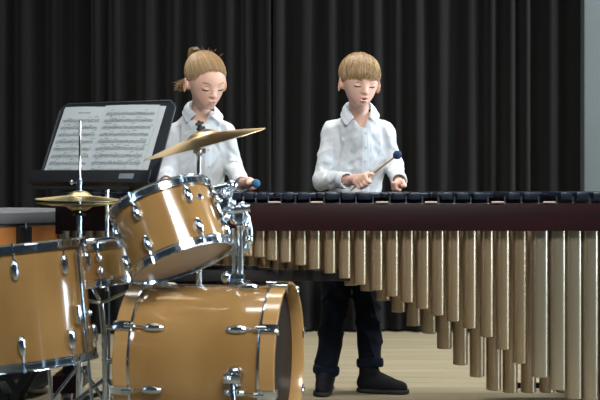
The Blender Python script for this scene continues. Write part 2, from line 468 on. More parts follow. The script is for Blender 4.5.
# floor tom
fc = P(27, 304, 3.95)
fax = Vector((-.105, .035, 1)).normalized()
fM = axisM(fc, fax, (0, -1, 0))
ft = thing('floor_tom', 'amber maple floor tom on chrome legs, cut by the left edge of the photo', 'drum', (fc.x, fc.y, 0))
drum(ft, fM, .200, .375, 8, 6, (M_headclear, M_headclear), off=.068, lugln=.062)
for a in (63, 180, 297):
    A = fM @ Matrix.Rotation(math.radians(a), 4, 'Z')
    m = MB().box((.212, 0, -.045), (.028, .04, .06), A, bev=.005)
    m.ball((.236, .018, -.045), .010, A)
    br = m.build('leg_bracket', M_chrome, ft)
    top = A @ Vector((.226, 0, .165)); mid = A @ Vector((.226, 0, -.20))
    d = (mid-top).normalized(); tend = (mid.z-.012)/(-d.z)
    foot = mid+d*max(0, tend)
    MB().tube([top, foot], .0058, 12).build('leg', M_chrome, ft)
    MB().cyl(foot+Vector((0, 0, .03)), foot-Vector((0, 0, .010)), .011, 12).build('rubber_foot', M_rubber, ft)

# snare drum and its stand
sc = P(97, 262, 4.33)
sax = Vector((-.10, .0, 1)).normalized()
sM = axisM(sc, sax, (0, -1, 0))
sn = thing('snare_drum', 'small maple snare drum between the floor tom and the tilted rack tom', 'drum', (sc.x, sc.y, sc.z-.09))
drum(sn, sM, .166, .135, 8, 12, (M_headwhite, M_headclear), off=.045, lugln=.03)
MB().box((.176, 0, 0), (.016, .05, .1), sM @ Matrix.Rotation(math.radians(-30), 4, 'Z'), bev=.005).build('strainer', M_chrome, sn)
st = thing('snare_stand', 'chrome tripod snare stand left of the bass drum', 'stand', (sc.x+.035, sc.y, 0))
base = sM @ Vector((0, 0, -.15))
foot = Vector((sc.x+.035, sc.y, .12))
MB().tube([base, base+Vector((.012, 0, -.12)), foot], .011, 14).build('pole', M_chrome, st)
m = MB().cyl(foot+Vector((0, 0, .17)), foot+Vector((0, 0, -.03)), .016, 14); m.build('lower_tube', M_chrome, st)
for a in (80, 200, 320):
    A = sM @ Matrix.Rotation(math.radians(a), 4, 'Z')
    MB().tube([base, A @ Vector((.09, 0, -.12)), A @ Vector((.176, 0, -.092)), A @ Vector((.19, 0, -.075)), A @ Vector((.188, 0, -.052))], .006, 10).build('basket_arm', M_chrome, st)
for a in (190, 310, 70):
    dd = Vector((math.cos(math.radians(a)), math.sin(math.radians(a)), 0))
    MB().tube([foot+Vector((0, 0, .12)), foot+dd*.12+Vector((0, 0, .03)), Vector((foot.x, foot.y, .014))+dd*.23], .008, 10).build('leg', M_chrome, st)
for zz in (.22, .30, .42):
    m = MB(); m.ball((foot.x+.03, foot.y-.01, zz), .014, sc=(1.5, .7, .8)); m.cyl((foot.x-.016, foot.y, zz), (foot.x+.02, foot.y, zz), .009)
    m.build('wing_nut', M_chrome, st)

# bass drum
ab = math.radians(10.5)
bax = Vector((math.cos(ab), -math.sin(ab), 0))
bc = P(213, 359, 4.05)
bM = axisM(bc, bax, (0, 0, 1))          # local x = up, y = z cross x (away or toward)
bd_ = thing('bass_drum', 'large amber maple bass drum lying on its side in the foreground', 'drum', (bc.x, bc.y, 0))
R = .250; H = .442
MB().lathe([(R, -H/2), (R, H/2), (R-.008, H/2), (R-.008, -H/2)], bM, 128, closed=True).build('shell', M_wood, bd_)
for s, hm in ((1, M_headblack), (-1, M_headwhite)):
    MB().lathe([(0, s*(H/2+.002)), (R-.004, s*(H/2+.003)), (R+.002, s*(H/2)), (R+.003, s*(H/2-.008)), (R-.001, s*(H/2-.008))], bM, 128).build('drumhead', hm, bd_)
    hp = MB().lathe([(R+.005, s*(H/2-.004)), (R+.014, s*(H/2-.004)), (R+.014, s*(H/2+.042)), (R+.011, s*(H/2+.045)), (R+.006, s*(H/2+.044)), (R+.004, s*(H/2+.040)), (R+.004, s*(H/2+.004))], bM, 128, closed=True).build('hoop', M_woodhoop if s > 0 else M_woodhoop, bd_)
    MB().lathe([(R+.002, s*(H/2-.012)), (R+.0135, s*(H/2-.012)), (R+.0145, s*(H/2-.008)), (R+.0145, s*(H/2-.004)), (R+.002, s*(H/2-.004))], bM, 128, closed=True).build('hoop_trim', M_chrome, bd_)
    for i in range(8):
        A = bM @ Matrix.Rotation(math.radians(14.5+45*i), 4, 'Z')
        Lm = A @ Matrix.Translation((R, 0, s*(H/2-.084)))
        lo = lug(Lm, bd_, .068, .0135)
        MB().cyl(A @ Vector((R+.012, 0, s*(H/2-.06))), A @ Vector((R+.012+.006, 0, s*(H/2+.01))), .003, 8).build('tension_rod', M_chrome, lo)
        c = MB(); c.box((R+.018, 0, s*(H/2+.018)), (.012, .03, .058), A, bev=.004)
        c.box((R+.010, 0, s*(H/2+.0475)), (.028, .026, .006), A, bev=.002)
        c.cyl(A @ Vector((R+.022, 0, s*(H/2-.022))), A @ Vector((R+.022, 0, s*(H/2+.012))), .0075, 12)
        c.build('claw_hook', M_chrome, bd_)
# spurs
for sgn in (-1, 1):
    # find the side facing the camera: local y sign
    side = 1 if (bM.to_3x3() @ Vector((0, 1, 0))).y < 0 else -1
    A = bM @ Matrix.Rotation(math.radians(side*sgn*93), 4, 'Z')
    q = MB(); q.lathe([(0, .03), (.022, .028), (.03, .018), (.033, 0)], A @ Matrix.Translation((R, 0, .135)) @ Matrix.Rotation(PI/2, 4, 'Y'), 24)
    q.box((.03, 0, .0), (.02, .03, .055), A @ Matrix.Translation((R, 0, .135)), bev=.005)
    q.ball((.045, 0, -.012), .012, A @ Matrix.Translation((R, 0, .135)))
    sp = q.build('spur_bracket', M_chrome, bd_)
    p0 = A @ Vector((R+.025, 0, .13)); out = (A.to_3x3() @ Vector((1, 0, 0))); out.z = 0; out.normalize()
    p1 = p0+out*.09+bax*.05; p1.z = .02
    MB().tube([p0+Vector((0, 0, .03)), p0, p1], [.008, .009, .007], 12).build('spur', M_chrome, bd_)
    MB().cyl(p1+Vector((0, 0, .012)), p1-Vector((0, 0, .018)), .012, 12).build('rubber_foot', M_rubber, bd_)
# tom holder on top of the bass drum
def pt(px, py, Y): return P(px, py, Y)
hx = pt(241, 300, 4.04)
tz = bc.z+R
b0 = Vector((hx.x, 4.045, tz))
m = MB(); m.box((b0.x-.004, b0.y, tz+.004), (.075, .075, .022), bev=.008)
m.box((b0.x-.012, b0.y, tz+.024), (.05, .045, .036), bev=.01)
m.ball((b0.x-.05, b0.y-.02, tz+.028), .015, sc=(1.1, .8, 1.3)); m.cyl((b0.x-.05, b0.y-.01, tz+.028), (b0.x-.01, b0.y-.01, tz+.028), .007)
m.build('holder_base', M_chrome, bd_)
m = MB(); top = pt(238.5, 226, 4.03)
m.tube([(b0.x-.002, b0.y, tz+.01), (top.x+.004, top.y, top.z)], .0115, 16)
m.tube([(b0.x-.024, b0.y+.004, tz+.03), (top.x-.017, top.y, top.z-.01)], .0065, 12)
m.build('holder_post', M_chrome, bd_)
m = MB()
j = pt(237, 217, 4.03)
m.box((j.x, j.y, j.z), (.046, .05, .05), Matrix.Identity(4), bev=.012)
for dx, dz, r_ in ((-.02, .045, .02), (.02, .035, .018), (-.035, .005, .02), (.03, -.03, .017)):
    m.ball((j.x+dx, j.y-.012, j.z+dz), r_, n=14)
m.cyl((j.x-.05, j.y-.02, j.z+.02), (j.x+.045, j.y-.02, j.z+.03), .013, 14)
m.build('ratchet_block', M_chrome, bd_)
m = MB()
e = bl @ Vector((.03, 0, .015))
m.tube([j+Vector((-.01, 0, .02)), j+Vector((-.055, -.01, .03)), e], .0085, 12)
m.cyl(j+Vector((-.035, -.005, .025)), j+Vector((-.052, -.008, .03)), .016, 14)
m.build('tom_arm', M_chrome, bd_)
m = MB()
k1 = pt(214, 190, 4.02); k2 = pt(232, 186, 4.02)
m.tube([k1, k2], .015, 16); m.ball(k2, .021, n=14); m.cyl(k1+Vector((-.006, -.01, -.004)), k1+Vector((.004, -.03, -.01)), .012)
m.tube([k2, pt(228, 200, 4.02), j+Vector((-.01, 0, .03))], .011, 12)
m.ball(pt(224, 194, 4.0), .014); m.ball(pt(230, 202, 4.0), .013)
m.build('upper_clamp', M_chrome, bd_)
m = MB()
m.tube([pt(239, 207, 4.04), pt(247, 217, 4.05), pt(250, 232, 4.05), pt(247, 248, 4.05), pt(243, 252, 4.05)], [.012, .011, .012, .013, .008], 14)
m.ball(pt(249, 240, 4.03), .016, n=14); m.ball(pt(247, 222, 4.03), .013, n=14)
m.build('spare_arm', M_chrome, bd_)

# crash cymbal + stand
cc = P(205, 143.8, 4.36)
cax = Vector((-.262, -.085, 1)).normalized()
cM = axisM(cc, cax)
def cymbal_prof(R, bell, bh, rise):
    top = [(.006, bh+rise)]
    for i in range(1, 9): t = i/8; top.append((bell*t, rise+bh*(1-t**2.2)))
    for i in range(1, 15): t = i/14; top.append((bell+(R-bell)*t, rise*(1-t**1.15)))
    bot = [(r, h-.0014) for r, h in reversed(top)]
    return top+bot
cs_top = cM @ Vector((0, 0, .075))
cy = thing('crash_cymbal', 'tilted bronze crash cymbal in front of the ponytailed player', 'cymbal', cc)
MB().lathe(cymbal_prof(.2265, .062, .022, .030), cM, 96, closed=True).build('plate', M_brass, cy, sharp=50)
cs = thing('cymbal_stand', 'chrome cymbal stand behind the bass drum holding the crash cymbal', 'stand', (fx(199, 4.36), 4.36, 0))
px0 = fx(199, 4.36)
hinge = Vector((px0, 4.36, P(0, 152, 4.36).z))
MB().tube([hinge, cM @ Vector((0, 0, .088))], .0045, 10).build('tilter_rod', M_black, cs)
m = MB().lathe([(0, .053), (.015, .053), (.017, .058), (.015, .063), (0, .063)], cM, 20)
m.box((0, 0, .076), (.036, .010, .011), cM, bev=.004); m.cyl(cM @ Vector((0, 0, .063)), cM @ Vector((0, 0, .084)), .007)
m.build('felt_and_wing_nut', M_rubber, cs)
m = MB().ball(hinge, .016, sc=(.8, 1.2, 1.2)); m.cyl(hinge+Vector((-.02, 0, .004)), hinge+Vector((.024, 0, .004)), .009)
m.build('tilter_joint', M_chromed, cs)
MB().cyl(hinge, (px0, 4.36, .78), .0085, 14).build('upper_tube', M_chrome, cs)
MB().cyl((px0, 4.36, .80), (px0, 4.36, .06), .0125, 14).build('lower_tube', M_chrome, cs)
MB().cyl((px0, 4.36, .76), (px0, 4.36, .81), .018, 14).build('collar', M_chrome, cs)
for a in (90, 215, 325):
    dd = Vector((math.cos(math.radians(a)), math.sin(math.radians(a)), 0)); o0 = Vector((px0, 4.36, 0))
    k = .24 if a == 90 else .2
    MB().tube([o0+Vector((0, 0, .3)), o0+dd*k+Vector((0, 0, .012))], .008, 10).build('leg', M_chrome, cs)
    MB().tube([o0+Vector((0, 0, .07)), o0+dd*k*.55+Vector((0, 0, .145))], .006, 8).build('brace', M_chrome, cs)

# hi-hat
hp_ = P(79.5, 200, 4.5)
hh = thing('hi_hat', 'pair of bronze hi-hat cymbals on a chrome stand in front of the music stand', 'cymbal', (hp_.x, hp_.y, 0))
hM = Matrix.Translation((hp_.x, hp_.y, hp_.z))
tilt = Matrix.Rotation(math.radians(1.0), 4, 'Y') @ Matrix.Rotation(math.radians(1.5), 4, 'X')
MB().lathe(cymbal_prof(.163, .048, .020, .013), hM @ Matrix.Translation((0, 0, .003)) @ tilt, 80, closed=True).build('top_cymbal', M_brassdark, hh, sharp=50)
flip = Matrix.Rotation(PI, 4, 'X')
MB().lathe(cymbal_prof(.163, .048, .020, .013), hM @ Matrix.Translation((0, 0, -.012)) @ flip, 80, closed=True).build('bottom_cymbal', M_brassdark, hh, sharp=50)
MB().cyl(hp_+Vector((0, 0, -.1)), P(80, 121, 4.5), .0042, 10).build('rod', M_chrome, hh)
m = MB().cyl(hp_+Vector((0, 0, .03)), hp_+Vector((0, 0, .062)), .0095, 14)
m.cyl(hp_+Vector((-.03, 0, .066)), hp_+Vector((.014, 0, .066)), .0045, 8); m.ball(hp_+Vector((-.03, 0, .066)), .007, sc=(1, .6, 1.4))
m.cyl(hp_+Vector((0, 0, .058)), hp_+Vector((0, 0, .078)), .012, 14)
m.build('clutch', M_chrome, hh)
MB().cyl(hp_+Vector((0, 0, -.05)), (hp_.x, hp_.y, .45), .0105, 14).build('upper_tube', M_chrome, hh)
MB().cyl((hp_.x, hp_.y, .47), (hp_.x, hp_.y, .06), .0135, 14).build('lower_tube', M_chrome, hh)
MB().lathe([(0, 0), (.022, 0), (.026, .006), (.014, .012), (0, .012)], Matrix.Translation((hp_.x, hp_.y, hp_.z-.06)), 20).build('cymbal_seat', M_black, hh)
for a in (100, 200, 340):
    dd = Vector((math.cos(math.radians(a)), math.sin(math.radians(a)), 0)); o0 = Vector((hp_.x, hp_.y, 0))
    MB().tube([o0+Vector((0, 0, .26)), o0+dd*.2+Vector((0, 0, .012))], .007, 10).build('leg', M_chrome, hh)
MB().box((hp_.x-.02, hp_.y-.14, .03), (.09, .24, .012), bev=.003).build('pedal', M_chromed, hh)

# timpano at the far left
tp = P(-12, 300, 5.35); ztop = P(0, 209.5, 5.35).z
ti = thing('timpani_drum', 'copper kettle drum with grey flat cover at the left edge, partly behind the marimba end', 'drum', (tp.x, tp.y, 0))
tM = Matrix.Translation((tp.x, tp.y, 0))
MB().lathe([(0, ztop), (.33, ztop), (.345, ztop-.006), (.347, ztop-.04), (.343, ztop-.052), (.335, ztop-.052), (.333, ztop-.01), (0, ztop-.01)], tM, 72).build('cover', M_cover, ti)
MB().lathe([(.332, ztop-.052), (.334, ztop-.064), (.326, ztop-.064), (.32, ztop-.052)], tM, 72, closed=True).build('rim', M_black, ti)
MB().lathe([(.325, ztop-.05), (.326, ztop-.18), (.305, ztop-.3), (.24, ztop-.4), (.13, ztop-.46), (0, ztop-.475)], tM, 72).build('kettle', M_copper, ti)
for a in (-50, -95, -140, -5, 40, 85, 130, 175):
    dd = Vector((math.cos(math.radians(a)), math.sin(math.radians(a)), 0)); c = Vector((tp.x, tp.y, 0))
    A = Matrix.Translation(c+Vector((0, 0, 0))) @ Matrix.Rotation(math.radians(a), 4, 'Z')
    MB().box((.345, 0, ztop-.13), (.03, .062, .135), A, bev=.006).build('strut', M_black, ti)
    MB().cyl(A @ Vector((.362, 0, ztop-.045)), A @ Vector((.362, 0, ztop-.075)), .006, 10).build('tuning_screw', M_chrome, ti)
for a in (-95, 25, 145):
    A = tM @ Matrix.Rotation(math.radians(a), 4, 'Z')
    MB().tube([A @ Vector((.34, 0, ztop-.19)), A @ Vector((.33, 0, .3)), A @ Vector((.25, 0, .07))], .014, 10).build('leg', M_black, ti)
MB().lathe([(0, .09), (.26, .09), (.28, .06), (.28, .04), (0, .04)], tM, 40).build('base', M_black, ti)
for a in (-95, 25, 145):
    MB().ball((.24, 0, .026), .026, tM @ Matrix.Rotation(math.radians(a), 4, 'Z')).build('castor', M_rubber, ti)

# folding cross stand under / behind the floor tom
Yx = 4.32
xc = P(14, 402, Yx)
fs_ = thing('folding_stand', 'dark folding cross-legged stand on the floor behind the floor tom', 'stand', (xc.x, Yx, 0))
for yy in (Yx-.09, Yx+.09):
    for s in (1, -1):
        d = Vector((s*.56, 0, 1)).normalized()
        p0 = Vector((xc.x, yy+s*.008, xc.z)); k0 = xc.z/d.z
        a = p0-d*(k0-.012); b = p0+d*.19
        mid = (a+b)/2; Mx = axisM(mid, d, (1, 0, 0))
        MB().box((0, 0, 0), (.026, .008, (b-a).length), Mx, bev=.002).build('leg', M_black, fs_)
for s in (1, -1):
    d = Vector((s*.56, 0, 1)).normalized(); b = Vector((xc.x, 0, xc.z))+d*.185
    MB().cyl((b.x, Yx-.12, b.z), (b.x, Yx+.12, b.z), .009, 12).build('crossbar', M_black, fs_)
MB().cyl((xc.x, Yx-.11, xc.z), (xc.x, Yx+.11, xc.z), .007, 12).build('pivot_rod', M_chromed, fs_)

# ------------------------------------------------------------------ music stand and sheets
psi = math.radians(27); th = math.radians(25)
rt = Vector((math.cos(psi), -math.sin(psi), 0)); nh = Vector((-math.sin(psi), -math.cos(psi), 0))
upv = Vector((0, 0, 1))*math.cos(th)-nh*math.sin(th)     # up along the desk
nv = nh*math.cos(th)+Vector((0, 0, 1))*math.sin(th)      # out of the desk
Bc = P(94.5, 187.5, 4.63)
DM = Matrix((rt, -nv, upv)).transposed().to_4x4(); DM.translation = Bc    # local x right, -y outwards, z up the desk
ms = thing('music_stand', 'black music stand with sheet music open on it, behind the hi-hat', 'stand', (Bc.x, Bc.y+.06, 0))
W, Hh = .555, .370
def rrect(x0, z0, x1, z1, r, top_only=True):
    p = [(x0, z0), (x1, z0)]
    for i in range(6): a = PI/2*i/5; p.append((x1-r+r*math.cos(a), z1-r+r*math.sin(a)))
    for i in range(6): a = PI/2+PI/2*i/5; p.append((x0+r+r*math.cos(a), z1-r+r*math.sin(a)))
    return p
MB().prism(rrect(-W/2, 0, W/2, Hh, .03), .004, DM).build('desk', M_stand, ms)
m = MB().tube([DM @ Vector(v) for v in ((-W/2, -.002, .0), (-W/2, -.002, Hh-.03), (-W/2+.03, -.002, Hh), (W/2-.03, -.002, Hh), (W/2, -.002, Hh-.03), (W/2, -.002, 0))], .004, 8)
m.build('desk_edge', M_stand, ms)
sh = MB().box((.0, -.028, -.002), (W+.012, .056, .004), DM)
sh.box((0, -.057, .022), (W+.012, .004, .05), DM, bev=.0015)
lip = sh.build('shelf', M_standlip, ms)
MB().box((.180, -.0598, .021), (.066, .0012, .021), DM).build('sticker', M_sticker, lip)
MB().box((-.04, -.05, -.024), (W*.86, .004, .012), DM).build('lower_ledge', M_black, ms)
hub = DM @ Vector((.0, .03, .08))
base = Vector((P(107, 0, 4.66).x, 4.66, 0))
MB().box((0, .02, .1), (.09, .035, .05), DM, bev=.006).build('desk_clamp', M_black, ms)
MB().tube([hub, (base.x, base.y, P(0, 188, 4.66).z), (base.x, base.y, .5)], .0085, 14).build('shaft', M_chrome, ms)
MB().cyl((base.x, base.y, .52), (base.x, base.y, .12), .013, 14).build('tube', M_black, ms)
for a in (90-60, 180, 270+20):
    dd = Vector((math.cos(math.radians(a)), math.sin(math.radians(a)), 0))
    MB().tube([base+Vector((0, 0, .13)), base+dd*.09+Vector((0, 0, .10)), base+dd*.2+Vector((0, 0, .012))], .009, 10).build('leg', M_black, ms)

def sheet(px_tl, px_tr, px_br, px_bl, off, label, seed, title, marks=True, margin=.0):
    """corner columns on the desk given in desk coordinates (x, z)"""
    tl, tr, br, bl_ = [Vector((p[0], 0, p[1])) for p in (px_tl, px_tr, px_br, px_bl)]
    n = 10; m = MB(); b = []
    def s(u, v, o=0.0):
        q = (bl_*(1-u)+br*u)*(1-v)+(tl*(1-u)+tr*u)*v
        bow = .004*math.sin(PI*u)+.002*math.sin(PI*v)
        return DM @ Vector((q.x, -off-bow-o, q.z))
    for o in (0.0, .0012):
        for i in range(n+1):
            for j in range(n+1): m.v.append(tuple(s(i/n, j/n, o)))
    q = (n+1)**2
    for i in range(n):
        for j in range(n):
            a = i*(n+1)+j
            m.f.append((q+a, q+a+n+1, q+a+n+2, q+a+1)); m.f.append((a, a+1, a+n+2, a+n+1))
    for i in range(n):
        for (a, c) in ((i*(n+1), (i+1)*(n+1)), (i*(n+1)+n, (i+1)*(n+1)+n), (i, i+1), (n*(n+1)+i, n*(n+1)+i+1)):
            m.f.append((a, c, c+q, a+q))
    o = m.build('sheet_music', M_paper, None)
    tag(o, label, 'sheet music')
    if not marks: return o
    r = random.Random(seed); k = MB()
    def quad(u0, v0, u1, v1):
        steps = max(1, int((u1-u0)/.12))
        for t in range(steps):
            a = u0+(u1-u0)*t/steps; c = u0+(u1-u0)*(t+1)/steps
            b = len(k.v); k.v += [tuple(s(a, v0, .002)), tuple(s(c, v0, .002)), tuple(s(c, v1, .002)), tuple(s(a, v1, .002))]
            k.f.append((b, b+1, b+2, b+3))
    top = .86 if title else .93
    if title:
        u = .4
        while u < .68: w = r.uniform(.015, .04); quad(u, .91, u+w, .925); u += w+.012
    ns = 9 if title else 10; step = (top-.04)/ns
    for i in range(ns):
        v = top-step*(i+.35)
        for l in range(5): vv = v-l*step*.085; quad(.07, vv, .95, vv+.0028)
        u = .1
        while u < .93:
            vv = v-r.uniform(-.1, .45)*step
            quad(u, vv, u+.014, vv+.0085)
            if r.random() < .8: quad(u+.011, vv, u+.0145, vv+.03*(1 if r.random() < .5 else -1))
            if r.random() < .35: quad(u, vv+.03, u+.06, vv+.036)
            u += r.uniform(.02, .05)
        for t in range(5): uu = .07+.88*t/4; quad(uu-.002, v-step*.34, uu+.002, v+.003)
    k.build('printed_notes', M_ink, o)
    return o
# in desk coordinates
sheet((-.03, .346), (.236, .346), (.228, .004), (-.06, .004), .004, 'rearmost music sheet, a blank strip at the right edge of the music stand', 1, False, marks=False)
sheet((-.250, .352), (-.048, .348), (-.056, .004), (-.262, .004), .008, 'printed music page with a title on the left half of the music stand', 2, True)
sheet((-.048, .352), (.212, .348), (.203, .005), (-.056, .005), .0115, 'printed music page full of staves on the right half of the music stand', 3, False)
# ------------------------------------------------------------------ volume modelling for figures
class Field:
    def __init__(s, lo, hi, h):
        s.lo = np.array(lo, dtype=np.float32); s.h = h
        s.n = [int(math.ceil((hi[i]-lo[i])/h))+1 for i in range(3)]
        s.D = np.full(s.n, 1.0, dtype=np.float32)
        s.ax = [s.lo[i]+h*np.arange(s.n[i], dtype=np.float32) for i in range(3)]
    def reg(s, lo, hi):
        sl = []
        for i in range(3):
            a = max(0, int((lo[i]-s.lo[i])/s.h)-1); b = min(s.n[i], int((hi[i]-s.lo[i])/s.h)+3)
            if b <= a: return None
            sl.append(slice(a, b))
        return tuple(sl), s.ax[0][sl[0]][:, None, None], s.ax[1][sl[1]][None, :, None], s.ax[2][sl[2]][None, None, :]
    def op(s, sl, d, k, sub):
        A = s.D[sl]
        if sub:
            B = -d; hh = np.maximum(k-np.abs(A-B), 0)/k; s.D[sl] = np.maximum(A, B)+hh*hh*k*.25
        else:
            hh = np.maximum(k-np.abs(A-d), 0)/k; s.D[sl] = np.minimum(A, d)-hh*hh*k*.25
    def ell(s, c, r, R=None, k=.01, sub=False):
        c = Vector(c); rm = max(r)+k+.015
        q = s.reg([c[i]-rm for i in range(3)], [c[i]+rm for i in range(3)])
        if q is None: return
        sl, X, Y, Z = q; X = X-c.x; Y = Y-c.y; Z = Z-c.z
        if R is None: R = Matrix.Identity(3)
        A = R.transposed()       # world -> local
        u = (A[0][0]*X+A[0][1]*Y+A[0][2]*Z)/r[0]; v = (A[1][0]*X+A[1][1]*Y+A[1][2]*Z)/r[1]; w = (A[2][0]*X+A[2][1]*Y+A[2][2]*Z)/r[2]
        k0 = np.sqrt(u*u+v*v+w*w)+1e-6
        k1 = np.sqrt((u/r[0])**2+(v/r[1])**2+(w/r[2])**2)+1e-6
        s.op(sl, (k0*(k0-1)/k1).astype(np.float32), k, sub)
    def cone(s, a, b, ra, rb, k=.01, sub=False, sq=1.0):
        """capsule with changing radius; sq squashes its depth (y)"""
        a = Vector(a); b = Vector(b); rm = max(ra, rb)+k+.015
        q = s.reg([min(a[i], b[i])-rm for i in range(3)], [max(a[i], b[i])+rm for i in range(3)])
        if q is None: return
        sl, X, Y, Z = q
        ymid = None
        d = b-a; L2 = d.length_squared+1e-9
        t = ((X-a.x)*d.x+(Y-a.y)*d.y+(Z-a.z)*d.z)/L2; t = np.clip(t, 0, 1)
        dy = (Y-(a.y+d.y*t))/sq
        dist = np.sqrt((X-(a.x+d.x*t))**2+dy**2+(Z-(a.z+d.z*t))**2)
        dd = dist-(ra+(rb-ra)*t)
        if sq < 1: dd = dd*(sq+.15 if sq < .85 else 1)
        s.op(sl, dd.astype(np.float32), k, sub)
    def chain(s, pts, rs, k=.01, sq=1.0):
        for i in range(len(pts)-1): s.cone(pts[i], pts[i+1], rs[i], rs[i+1], k, False, sq)
    def disp(s, fn, amp):
        X, Y, Z = s.ax[0][:, None, None], s.ax[1][None, :, None], s.ax[2][None, None, :]
        m = np.argwhere(np.abs(s.D) < amp*3+s.h*2)
        if len(m) == 0: return
        lo = m.min(0); hi = m.max(0)+1; sl = tuple(slice(lo[i], hi[i]) for i in range(3))
        s.D[sl] += fn(X[sl[0]], Y[:, sl[1]], Z[:, :, sl[2]]).astype(np.float32)
    def cut(s, axis, val, above=True):
        """remove everything above (or below) val along the axis"""
        A = s.ax[axis]; sh = [1, 1, 1]; sh[axis] = -1
        d = (A-val) if above else (val-A)
        s.D = np.maximum(s.D, d.reshape(sh).astype(np.float32))
    def front(s, x, z):
        """nearest surface towards the camera at (x, z)"""
        i = int(round((x-s.lo[0])/s.h)); k = int(round((z-s.lo[2])/s.h))
        i = min(max(i, 0), s.n[0]-1); k = min(max(k, 0), s.n[2]-1)
        col = s.D[i, :, k]; w = np.where(col < 0)[0]
        if len(w) == 0: return None
        j = w[0]
        if j == 0: return float(s.ax[1][0])
        t = col[j-1]/(col[j-1]-col[j]); return float(s.ax[1][j-1]+s.h*t)
    def front_px(s, px, py, Y0):
        Y = Y0
        for _ in range(3):
            p = P(px, py, Y); y = s.front(p.x, p.z)
            if y is None: return Y
            Y = y
        return Y
    def mesh(s, name, mt, parent, smooth=2):
        D = s.D; D = np.pad(D, 1, constant_values=1.0); lo = s.lo-s.h
        S = D < 0
        nx, ny, nz = D.shape
        cnt = np.zeros((nx-1, ny-1, nz-1), dtype=np.int8)
        for a in (0, 1):
            for b in (0, 1):
                for c in (0, 1): cnt += S[a:nx-1+a, b:ny-1+b, c:nz-1+c]
        act = (cnt > 0) & (cnt < 8)
        I = np.argwhere(act); idx = np.full(act.shape, -1, dtype=np.int32); idx[act] = np.arange(len(I), dtype=np.int32)
        cor = [(a, b, c) for a in (0, 1) for b in (0, 1) for c in (0, 1)]
        val = {c: D[I[:, 0]+c[0], I[:, 1]+c[1], I[:, 2]+c[2]] for c in cor}
        acc = np.zeros((len(I), 3)); n = np.zeros(len(I))
        for c in cor:
            for ax in range(3):
                if c[ax]: continue
                e = list(c); e[ax] = 1; e = tuple(e)
                va, vb = val[c], val[e]; m = (va < 0) != (vb < 0)
                t = np.where(m, va/np.where(m, va-vb, 1), 0)
                p = np.tile(np.array(c, dtype=float), (len(I), 1)); p[:, ax] = t
                acc += p*m[:, None]; n += m
        V = (I+acc/n[:, None])*s.h+lo
        F = []
        for ax in range(3):
            a1 = [slice(None)]*3; a2 = [slice(None)]*3; a1[ax] = slice(0, -1); a2[ax] = slice(1, None)
            A, B = S[tuple(a1)], S[tuple(a2)]
            E = np.argwhere(A != B); u, v = (ax+1) % 3, (ax+2) % 3
            E = E[(E[:, u] > 0) & (E[:, v] > 0) & (E[:, u] < D.shape[u]-1) & (E[:, v] < D.shape[v]-1)]
            def g(du, dv):
                q = E.copy(); q[:, u] += du; q[:, v] += dv; return idx[q[:, 0], q[:, 1], q[:, 2]]
            Q = np.stack([g(-1, -1), g(0, -1), g(0, 0), g(-1, 0)], 1)
            ins = A[E[:, 0], E[:, 1], E[:, 2]]
            Q[~ins] = Q[~ins][:, ::-1]
            F.append(Q)
        F = np.concatenate(F)
        # smoothing: average with quad neighbours
        for it in range(smooth):
            acc = np.zeros_like(V); n = np.zeros(len(V))
            for a in range(4):
                b = (a+1) % 4
                np.add.at(acc, F[:, a], V[F[:, b]]); np.add.at(n, F[:, a], 1)
                np.add.at(acc, F[:, b], V[F[:, a]]); np.add.at(n, F[:, b], 1)
            V = V*.5+.5*acc/np.maximum(n, 1)[:, None]
        org = wloc(parent); V = V-np.array(org)
        me = bpy.data.meshes.new(name)
        me.vertices.add(len(V)); me.vertices.foreach_set('co', V.astype(np.float32).ravel())
        me.loops.add(len(F)*4); me.loops.foreach_set('vertex_index', F.astype(np.int32).ravel())
        me.polygons.add(len(F)); me.polygons.foreach_set('loop_start', np.arange(0, len(F)*4, 4, dtype=np.int32))
        me.update(calc_edges=True); me.validate()
        me.materials.append(mt); me.shade_smooth()
        return link(bpy.data.objects.new(name, me), parent)

def creases(amp, seed, fr=1.0):
    r = random.Random(seed); K = []
    for i in range(7):
        d = Vector((r.uniform(-1, 1), r.uniform(-.5, .5), r.uniform(-1, 1))).normalized()*r.uniform(26, 62)*fr
        e = Vector((r.uniform(-1, 1), r.uniform(-1, 1), r.uniform(-1, 1)))*8*fr
        K.append((d, e, r.uniform(0, 6), r.uniform(0, 6), r.uniform(.5, 1)))
    def fn(X, Y, Z):
        out = 0
        for d, e, p, q, a in K:
            w = np.sin(e.x*X+e.y*Y+e.z*Z+q)
            g = np.sin(d.x*X+d.y*Y+d.z*Z+p+1.6*w)
            out = out+a*(np.abs(g)**.6-.7)*np.clip(w*1.1+.1, 0, 1)
        return out*amp*.62
    return fn

def patch(field, quad_px, Y0, off, n=8, thick=.003):
    """thin cloth piece laid on a field's front; quad_px: tl, tr, br, bl in photo coordinates"""
    m = MB(); tl, tr, br, bl_ = quad_px
    for o in (off, off-thick):
        for i in range(n+1):
            for j in range(n+1):
                u, v = i/n, j/n
                x = (tl[0]*(1-u)+tr[0]*u)*(1-v)+(bl_[0]*(1-u)+br[0]*u)*v
                y = (tl[1]*(1-u)+tr[1]*u)*(1-v)+(bl_[1]*(1-u)+br[1]*u)*v
                Yf = field.front_px(x, y, Y0)
                m.v.append(tuple(P(x, y, Yf-o)))
    q = (n+1)**2
    for i in range(n):
        for j in range(n):
            a = i*(n+1)+j
            m.f.append((q+a, q+a+1, q+a+n+2, q+a+n+1)); m.f.append((a, a+n+1, a+n+2, a+1))
    for i in range(n):
        for (a, c) in ((i*(n+1), (i+1)*(n+1)), (i*(n+1)+n, (i+1)*(n+1)+n), (i, i+1), (n*(n+1)+i, n*(n+1)+i+1)):
            m.f.append((a, c, c+q, a+q))
    return m

